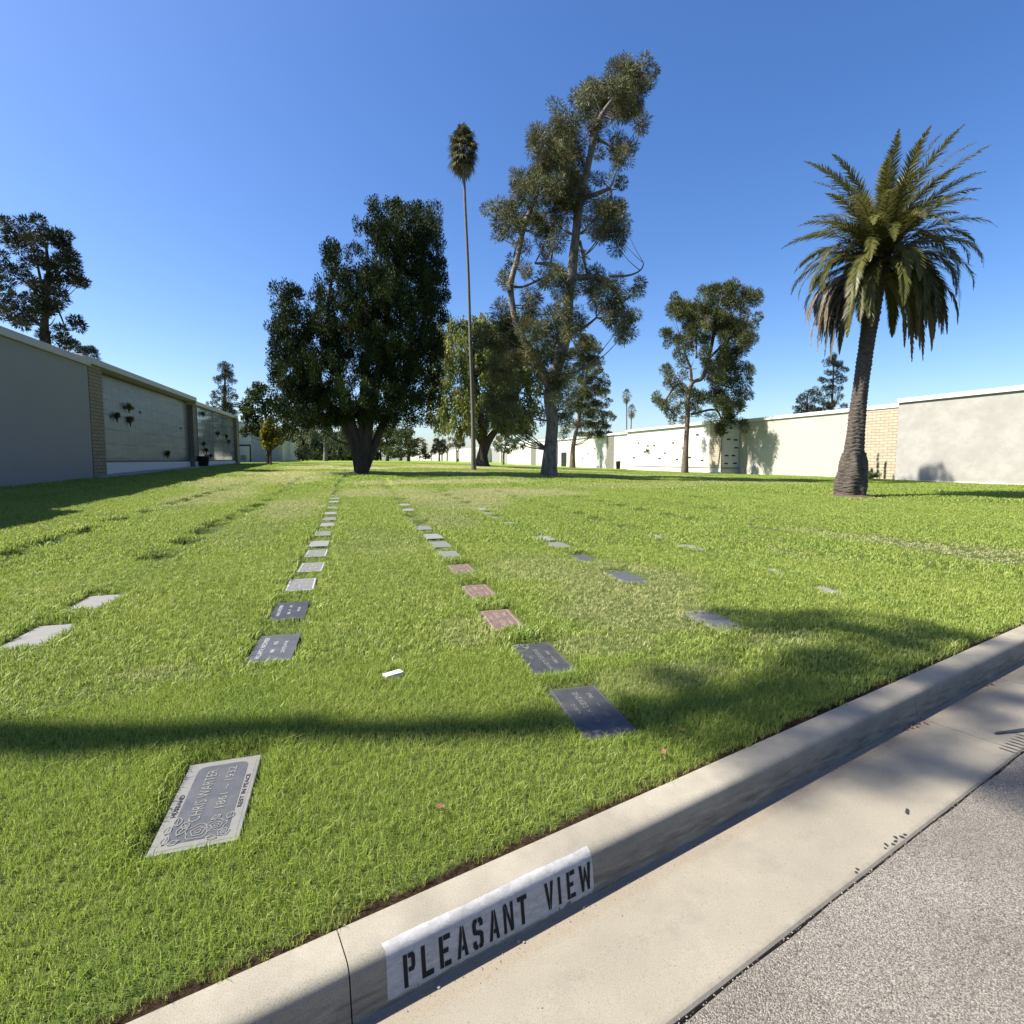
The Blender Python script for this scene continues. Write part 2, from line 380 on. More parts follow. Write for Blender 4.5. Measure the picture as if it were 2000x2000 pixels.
M['crypt_white'] = blocks('white_crypt_slabs', (0.74, 0.70, 0.62), (0.77, 0.735, 0.655), (0.56, 0.52, 0.46), 0.78, 0.72, 0.01, bumpy=0.1, rough=0.45, off=0.0)
def marble(name, col, vein, rough, rows=True):
    m = blocks(name, col, tuple(x*1.05 for x in col), tuple(x*0.2 for x in col), 0.9, 0.72, 0.02, bumpy=0.1, rough=rough, off=0.0)
    nt = m.node_tree; b = nt.nodes['Principled BSDF']; src = b.inputs['Base Color'].links[0].from_socket
    mp = N(nt, 'ShaderNodeMapping'); mp.inputs['Scale'].default_value = (1, 0.5, 3.0); nt.links.new(wpos(nt), mp.inputs['Vector'])
    v = noise(nt, mp.outputs[0], 1.1, 8, 0.7)
    c = mixc(nt, ramp(nt, v.outputs[0], [(0.46, (0, 0, 0)), (0.62, (0.65, 0.65, 0.65))]).outputs[0], src, vein)
    nt.links.new(c, b.inputs['Base Color']); b.inputs['Specular IOR Level'].default_value = 0.5
    return m
M['marble_grey'] = marble('polished_grey_marble', (0.16, 0.178, 0.19), (0.25, 0.265, 0.27), 0.42)
M['granite_shiny'] = marble('polished_pale_granite', (0.26, 0.28, 0.29), (0.36, 0.38, 0.38), 0.04)

def stone(name, c1, c2, rough=0.35, sp=(1.25, 0.75), scale=180, dust=0.35):
    m, nt, b = newmat(name)
    tc = N(nt, 'ShaderNodeTexCoord').outputs['Object']
    n = noise(nt, tc, scale, 3, 0.7); n2 = noise(nt, tc, 9, 4, 0.6)
    c = mixc(nt, n.outputs[0], c1, c2)
    c = mixc(nt, math_(nt, 'MULTIPLY', ramp(nt, n2.outputs[0], [(0.4, (0, 0, 0)), (0.7, (1, 1, 1))]).outputs[0], dust), c, (0.3, 0.27, 0.23))
    nt.links.new(c, b.inputs['Base Color']); b.inputs['Roughness'].default_value = rough
    return m
M['granite_dark'] = stone('dark_granite', (0.018, 0.019, 0.022), (0.08, 0.083, 0.088), 0.42, dust=0.12)
M['granite_mid'] = stone('blue_grey_granite', (0.04, 0.042, 0.048), (0.12, 0.122, 0.13), 0.45, dust=0.15)
M['granite_grey'] = stone('weathered_grey_granite', (0.10, 0.10, 0.10), (0.25, 0.25, 0.24), 0.6)
M['stone_light'] = stone('pale_concrete_marker', (0.15, 0.15, 0.148), (0.27, 0.268, 0.255), 0.85)
M['granite_brown'] = stone('red_brown_granite', (0.12, 0.075, 0.06), (0.24, 0.16, 0.135), 0.35)
M['inlay_light'] = plain('frosted_engraving', (0.19, 0.187, 0.178), 0.8, var=0.15, scale=60)
M['inlay_pink'] = plain('pink_engraving', (0.42, 0.30, 0.24), 0.8, var=0.12, scale=60)
M['inlay_white'] = plain('white_engraving', (0.46, 0.46, 0.45), 0.8, var=0.1, scale=60)

def worn_paint():
    m, nt, b = newmat('worn_white_paint'); kc = kerb_coords(nt)
    mp = N(nt, 'ShaderNodeMapping'); mp.inputs['Scale'].default_value = (3, 1, 9); nt.links.new(kc, mp.inputs['Vector'])
    a = noise(nt, mp.outputs[0], 6, 6, 0.7); f = noise(nt, kc, 120, 3, 0.7)
    c = mixc(nt, ramp(nt, a.outputs[0], [(0.42, (0, 0, 0)), (0.72, (1, 1, 1))]).outputs[0], (0.52, 0.51, 0.5), (0.33, 0.315, 0.295))
    c = mixc(nt, ramp(nt, f.outputs[0], [(0.3, (0.5, 0.5, 0.5)), (0.45, (0, 0, 0))]).outputs[0], c, (0.3, 0.28, 0.25))
    nt.links.new(c, b.inputs['Base Color']); b.inputs['Roughness'].default_value = 0.7; bump(nt, b, f.outputs[0], 0.3, 0.002)
    return m
M['paint_white'] = worn_paint()
M['paint_black'] = plain('black_stencil_paint', (0.006, 0.006, 0.006), 0.9, var=0.4, scale=90)

def bark(name, c1, c2, sx=9, sz=1.4, dist=0.05, rings=False):
    m, nt, b = newmat(name); tc = N(nt, 'ShaderNodeTexCoord').outputs['Object']
    mp = N(nt, 'ShaderNodeMapping'); mp.inputs['Scale'].default_value = (3, 3, 14) if rings else (sx, sx, sz); nt.links.new(tc, mp.inputs['Vector'])
    n = noise(nt, mp.outputs[0], 1.6 if not rings else 2.4, 6, 0.7)
    c = ramp(nt, n.outputs[0], [(0.32, c1), (0.66, c2)]).outputs[0]
    nt.links.new(c, b.inputs['Base Color']); b.inputs['Roughness'].default_value = 0.95
    bump(nt, b, n.outputs[0], 0.8, dist)
    return m
M['bark_dark'] = bark('dark_fibrous_bark', (0.02, 0.015, 0.012), (0.08, 0.062, 0.05), 5, 0.9)
M['bark_grey'] = bark('grey_plated_pine_bark', (0.075, 0.06, 0.05), (0.30, 0.26, 0.22), 4, 1.6)
M['bark_brown'] = bark('brown_pine_bark', (0.07, 0.05, 0.035), (0.24, 0.18, 0.13), 4, 1.6)
M['palm_trunk'] = bark('grey_brown_palm_trunk', (0.035, 0.028, 0.023), (0.17, 0.14, 0.115), dist=0.06, rings=True)
M['fan_trunk'] = bark('smooth_grey_palm_trunk', (0.10, 0.088, 0.075), (0.24, 0.21, 0.18), dist=0.02, rings=True)

def foliage(name, dark, light, dry=None, trans=0.25, rough=0.55):
    m, nt, b = newmat(name)
    at = N(nt, 'ShaderNodeAttribute', attribute_name='tint')
    c = ramp(nt, at.outputs['Fac'], [(0.0, dark), (0.85, light)] + ([(1.0, dry)] if dry else [])).outputs[0]
    leaf_shader(nt, b, c, rough, trans)
    return m
M['f_cypress'] = foliage('cypress_foliage', (0.009, 0.019, 0.006), (0.048, 0.074, 0.016), (0.085, 0.08, 0.025), 0.10)
M['f_pine'] = foliage('olive_pine_needles', (0.045, 0.055, 0.02), (0.24, 0.24, 0.10), (0.22, 0.17, 0.09), 0.12)
M['f_pine_green'] = foliage('green_pine_needles', (0.03, 0.045, 0.015), (0.17, 0.185, 0.07), (0.18, 0.12, 0.06), 0.12)
M['f_pine_dark'] = foliage('dark_pine_needles', (0.012, 0.02, 0.009), (0.06, 0.072, 0.03), (0.12, 0.10, 0.045), 0.10)
M['f_willow'] = foliage('yellow_green_drooping_leaves', (0.05, 0.075, 0.015), (0.30, 0.33, 0.08), (0.3, 0.27, 0.09), 0.25)
M['f_yellow'] = foliage('yellowing_leaves', (0.12, 0.14, 0.02), (0.34, 0.31, 0.05), (0.42, 0.30, 0.08), 0.35)
M['f_broad'] = foliage('broadleaf_foliage', (0.035, 0.055, 0.015), (0.10, 0.13, 0.04), (0.2, 0.17, 0.06), 0.3)
M['f_pale'] = foliage('pale_grey_green_foliage', (0.07, 0.09, 0.04), (0.20, 0.23, 0.11), (0.24, 0.22, 0.10), 0.3)
M['f_brown'] = foliage('brownish_foliage', (0.10, 0.085, 0.04), (0.22, 0.18, 0.09), (0.26, 0.2, 0.1), 0.3)
M['f_palm'] = foliage('palm_leaflets', (0.06, 0.07, 0.022), (0.22, 0.215, 0.065), (0.34, 0.29, 0.12), 0.3, 0.35)
M['f_palm_dry'] = foliage('dry_palm_leaflets', (0.14, 0.11, 0.08), (0.38, 0.31, 0.235), (0.4, 0.32, 0.24), 0.2, 0.7)
M['f_fan'] = foliage('fan_palm_leaves', (0.05, 0.055, 0.025), (0.15, 0.145, 0.07), (0.36, 0.3, 0.2), 0.2)
M['f_shrub'] = foliage('cypress_shrub', (0.02, 0.045, 0.012), (0.06, 0.10, 0.03), None, 0.15)
M['flower'] = foliage('white_and_yellow_blossom', (0.12, 0.2, 0.04), (0.75, 0.72, 0.5), (0.8, 0.75, 0.3), 0.2)
M['bouquet'] = foliage('bouquet_leaves', (0.03, 0.06, 0.015), (0.14, 0.2, 0.05), (0.5, 0.4, 0.1), 0.2)
M['soil'] = plain('dry_soil', (0.10, 0.068, 0.045), 1.0, var=0.5, scale=60)
M['dead_leaf'] = plain('dead_leaf', (0.22, 0.10, 0.06), 0.8, var=0.4, scale=50)
M['pebble'] = plain('pebbles', (0.36, 0.32, 0.27), 0.85, var=0.4, scale=40)
M['tar'] = plain('tar_marks', (0.035, 0.035, 0.042), 0.6, var=0.3, scale=50)

# ------------------------------------------------------------------ terrain
TY = [-60,0,5,10,20,33,50,80,120,200,400]
TL = [.1,.22,.26,.36,.5,.68,.95,1.06,1.1,1.1,1.1]
TC = [0,0,.0,.05,.2,.60,.85,1.0,1.05,1.1,1.1]
TR = [0,0,0,0,0,.02,.03,.1,.35,.6,.7]
def ground_h(X, Y):
    X = np.asarray(X, dtype=float); Y = np.asarray(Y, dtype=float)
    a = np.interp(Y, TY, TL); b = np.interp(Y, TY, TC); c = np.interp(Y, TY, TR)
    t = np.clip(-X/11, 0, 1); t = t*t*(3-2*t); s = np.clip((X-4)/31, 0, 1); s = s*s*(3-2*s)
    z = np.where(X < 0, b + (a-b)*t, b + (c-b)*s)
    amp = np.clip((Y-3)/12, 0, 1)*0.018
    z = z + amp*(np.sin(X*1.15+0.4)*np.cos(Y*0.71) + 0.7*np.sin(X*0.53-Y*0.37+1.2) + 0.5*np.sin(Y*1.9+X*0.8))
    return z
gh = lambda x, y: float(ground_h(x, y))

KA = R(14.9); KD = np.array([math.cos(KA), math.sin(KA)]); KN = np.array([-math.sin(KA), math.cos(KA)]); K0 = np.array([0, 1.455])
def kp(t, n, z=0.0):
    p = K0 + KD*t + KN*n; return (float(p[0]), float(p[1]), z)

# every grave marker sits in a shallow hollow of the turf, the sunken ones in a deeper one
SUNK = [(-2.62,8.34),(-2.67,10.76),(-2.69,11.7),(-2.6,12.9),(-2.53,14.3),(-2.55,15.6),(-4.47,8.8),(-4.46,9.76),(-4.52,10.96),(-4.6,15.8),(-4.6,17.2),(-4.6,18.5),(5.16,10.8),(5.2,12.0),(5.17,13.7),(7.15,11.1),(7.17,10.2),(7.6,8.5),(3.1,15.4),(3.1,16.9),(-0.66,20),(-0.66,21.3),(-0.66,22.6),(-0.66,24.3),(1.3,17.8),(1.3,19.4),(1.3,21),(1.3,22.6),(1.3,24.4),(-2.6,19),(-2.6,21),(-2.6,23),(9.1,12.3),(9.1,15),(7.2,14.8),(5.2,17.4),(5.2,19.5),(7.2,18.4),(-0.65,25.4),(-0.64,26.5),(-0.64,27.6),(-0.62,28.8),(-0.64,30),(1.33,11.8),(1.26,12.9),(1.3,16.7),(1.34,25.6),(1.31,26.9),(1.33,28.2),(-2.63,9.6),(-2.6,17.2),(-2.62,25),(-2.6,26.4),(-2.59,28),(-4.64,12.4),(-4.62,14),(-4.62,19.6),(-4.57,21.5),(-4.58,23.5),(3.07,18.3),(3.12,20),(3.07,22),(5.21,9.5),(5.17,15.5),(7.16,12.4),(7.23,13.6),(7.18,16.5),(9.08,13.5),(9.14,17),(11.03,15.5),(10.98,17.5),(11.04,20),(13.0,19),(13.01,21.5)]
FLAT = [(-0.615,2.42),(-0.62,4.28),(-0.63,5.33),(1.26,2.72),(1.265,3.56),(1.22,4.54),(1.25,5.58),(1.275,6.72),(-0.63,6.38),(-0.59,7.33),(-0.6,8.37),(-0.62,9.3),(-0.62,10.38),(-0.59,11.57),(-0.61,12.6),(-0.62,13.6),(-0.64,14.9),(-0.68,16.8),(-0.69,17.9),
        (1.28,7.74),(1.29,8.68),(1.3,9.55),(1.26,10.7),(1.27,14.2),(1.29,15.5),(3.11,5.73),(3.09,6.95),(-2.44,5.02),(-2.47,6.02)]
def dip(X, Y):
    d = np.zeros_like(np.asarray(X, dtype=float))
    for lst, a in ((FLAT, 0.045), (SUNK, 0.12)):
        for x, y in lst:
            q = np.maximum((np.abs(X-x)-0.16)/0.07, (np.abs(Y-y)-0.32)/0.09)
            d = np.maximum(d, a*np.clip(1-q, 0, 1))
    # the older rows have sunk into shallow trenches
    Y = np.asarray(Y, dtype=float); X = np.asarray(X, dtype=float)
    for rx_, y0, y1, a in TRENCH:
        q = np.clip(1-(np.abs(X-rx_)-0.155)/0.06, 0, 1)*np.clip((Y-y0)/0.15, 0, 1)*np.clip((y1-Y)/0.3, 0, 1)
        d = np.maximum(d, a*q*(0.75+0.25*np.sin(Y*6.1+rx_)))
    return d
TRENCH = [(-0.615, 3.92, 18.6, 0.055), (-0.66, 19.4, 31, 0.08), (1.28, 7.3, 16.2, 0.05), (1.3, 17.2, 29, 0.08), (-2.6, 10.2, 16, 0.05), (-4.5, 8.3, 11.4, 0.05), (3.09, 7.6, 9.1, 0.035), (-4.6, 15.4, 22, 0.06), (-2.6, 18.6, 28, 0.06)]

# the wide ground far below and beyond everything, then the lawn sheet
MB().add([(-900,-900,-0.6),(900,-900,-0.6),(900,1500,-0.6),(-900,1500,-0.6)], [(0,1,2,3)])
gm = MB(); gm.add([(-900,-900,-0.6),(900,-900,-0.6),(900,1500,-0.6),(-900,1500,-0.6)], [(0,1,2,3)])
tag(gm.build('ground', M['lawn']), kind='structure')
xs = np.concatenate([np.linspace(-120,-20,12)[:-1], np.linspace(-20,-5.2,28)[:-1], np.linspace(-5.2,9.6,210)[:-1], np.linspace(9.6,40,60)[:-1], np.linspace(40,200,20)])
ss = np.concatenate([np.linspace(0,24,250)[:-1], np.linspace(24,32,30)[:-1], np.linspace(32,100,80)[:-1], np.linspace(100,420,40)])
XX, SS = np.meshgrid(xs, ss)
yk = (K0[1] + 0.150/math.cos(KA)) + XX*math.tan(KA)
YY = yk + SS
ZZ = ground_h(XX, YY) - 0.012 - dip(XX, YY)
nx, ny = len(xs), len(ss)
V = np.stack([XX.ravel(), YY.ravel(), ZZ.ravel()], 1)
i, j = np.meshgrid(np.arange(nx-1), np.arange(ny-1)); i = i.ravel(); j = j.ravel()
F = np.stack([j*nx+i, j*nx+i+1, (j+1)*nx+i+1, (j+1)*nx+i], 1)
tag(obj('lawn', np_mesh(V, F.ravel(), np.full(len(F), 4), smooth=True), M['lawn']), kind='structure')

# road, gutter, kerb (own axes: t along, n towards the lawn)
def strip(name, mat, t0, t1, prof, gaps=(), gap=0.006, nt_=None):
    mb = MB(); edges = [t0] + sorted(gaps) + [t1]
    for a, b_ in zip(edges[:-1], edges[1:]):
        a2 = a + (gap/2 if a in gaps else 0); b2 = b_ - (gap/2 if b_ in gaps else 0)
        k = max(1, int((b2-a2)/0.25)); ts = np.linspace(a2, b2, k+1)
        vs = []
        for t in ts:
            for n_, z_ in prof: vs.append(kp(t, n_, z_))
        m_ = len(prof); fs = []
        for q in range(k):
            for r_ in range(m_-1):
                fs.append((q*m_+r_, q*m_+r_+1, (q+1)*m_+r_+1, (q+1)*m_+r_))
        mb.add(vs, fs)
        mb.add(vs[:m_], [tuple(range(m_))]); mb.add(vs[k*m_:(k+1)*m_], [tuple(range(m_))[::-1]])      # end faces with corners of their own
    return mb.mesh()
JK = (-3.3, -0.05, 3.30, 6.5, 9.7, 12.9, 16.1)
kp_prof = [(0.148,-0.25),(0.148,-0.012),(0.143,-0.003),(0.13,0.0),(0.032,0.0),(0.018,-0.003),(0.006,-0.010),(-0.001,-0.022),(-0.005,-0.04),(-0.022,-0.153),(-0.022,-0.25)]
kme = strip('kerb', None, -12, 60, kp_prof, JK, 0.004)
for p in kme.polygons: p.use_smooth = True
kerb = tag(obj('kerb', kme, M['kerb']), kind='structure')
JG = (-3.1, 0.0-6.2, 3.33, 4.5, 7.9, 11.3)
gprof = [(-0.018,-0.25),(-0.018,-0.150),(-0.030,-0.1535),(-0.098,-0.155),(-0.1005,-0.1515),(-0.30,-0.147),(-0.470,-0.140),(-0.478,-0.146),(-0.478,-0.25)]
tag(obj('gutter', strip('gutter', None, -12, 60, gprof, tuple(sorted(JG)), 0.009), M['gutter']), kind='structure')
rprof = [(-0.4800,-0.25),(-0.4805,-0.152),(-0.486,-0.1465),(-0.6,-0.1455),(-3.5,-0.11),(-14,-0.2)]
rme = strip('road', None, -14, 60, rprof)
for v in rme.vertices:      # the asphalt meets the gutter in a slightly ragged line
    q = (v.co.x-K0[0])*KN[0] + (v.co.y-K0[1])*KN[1]; t_ = (v.co.x-K0[0])*KD[0] + (v.co.y-K0[1])*KD[1]
    if q > -0.5:
        a = 0.0035*(1+math.sin(t_*11)+0.6*math.sin(t_*27+1)); v.co.x -= KN[0]*a; v.co.y -= KN[1]*a
tag(obj('road', rme, M['asphalt']), kind='structure')

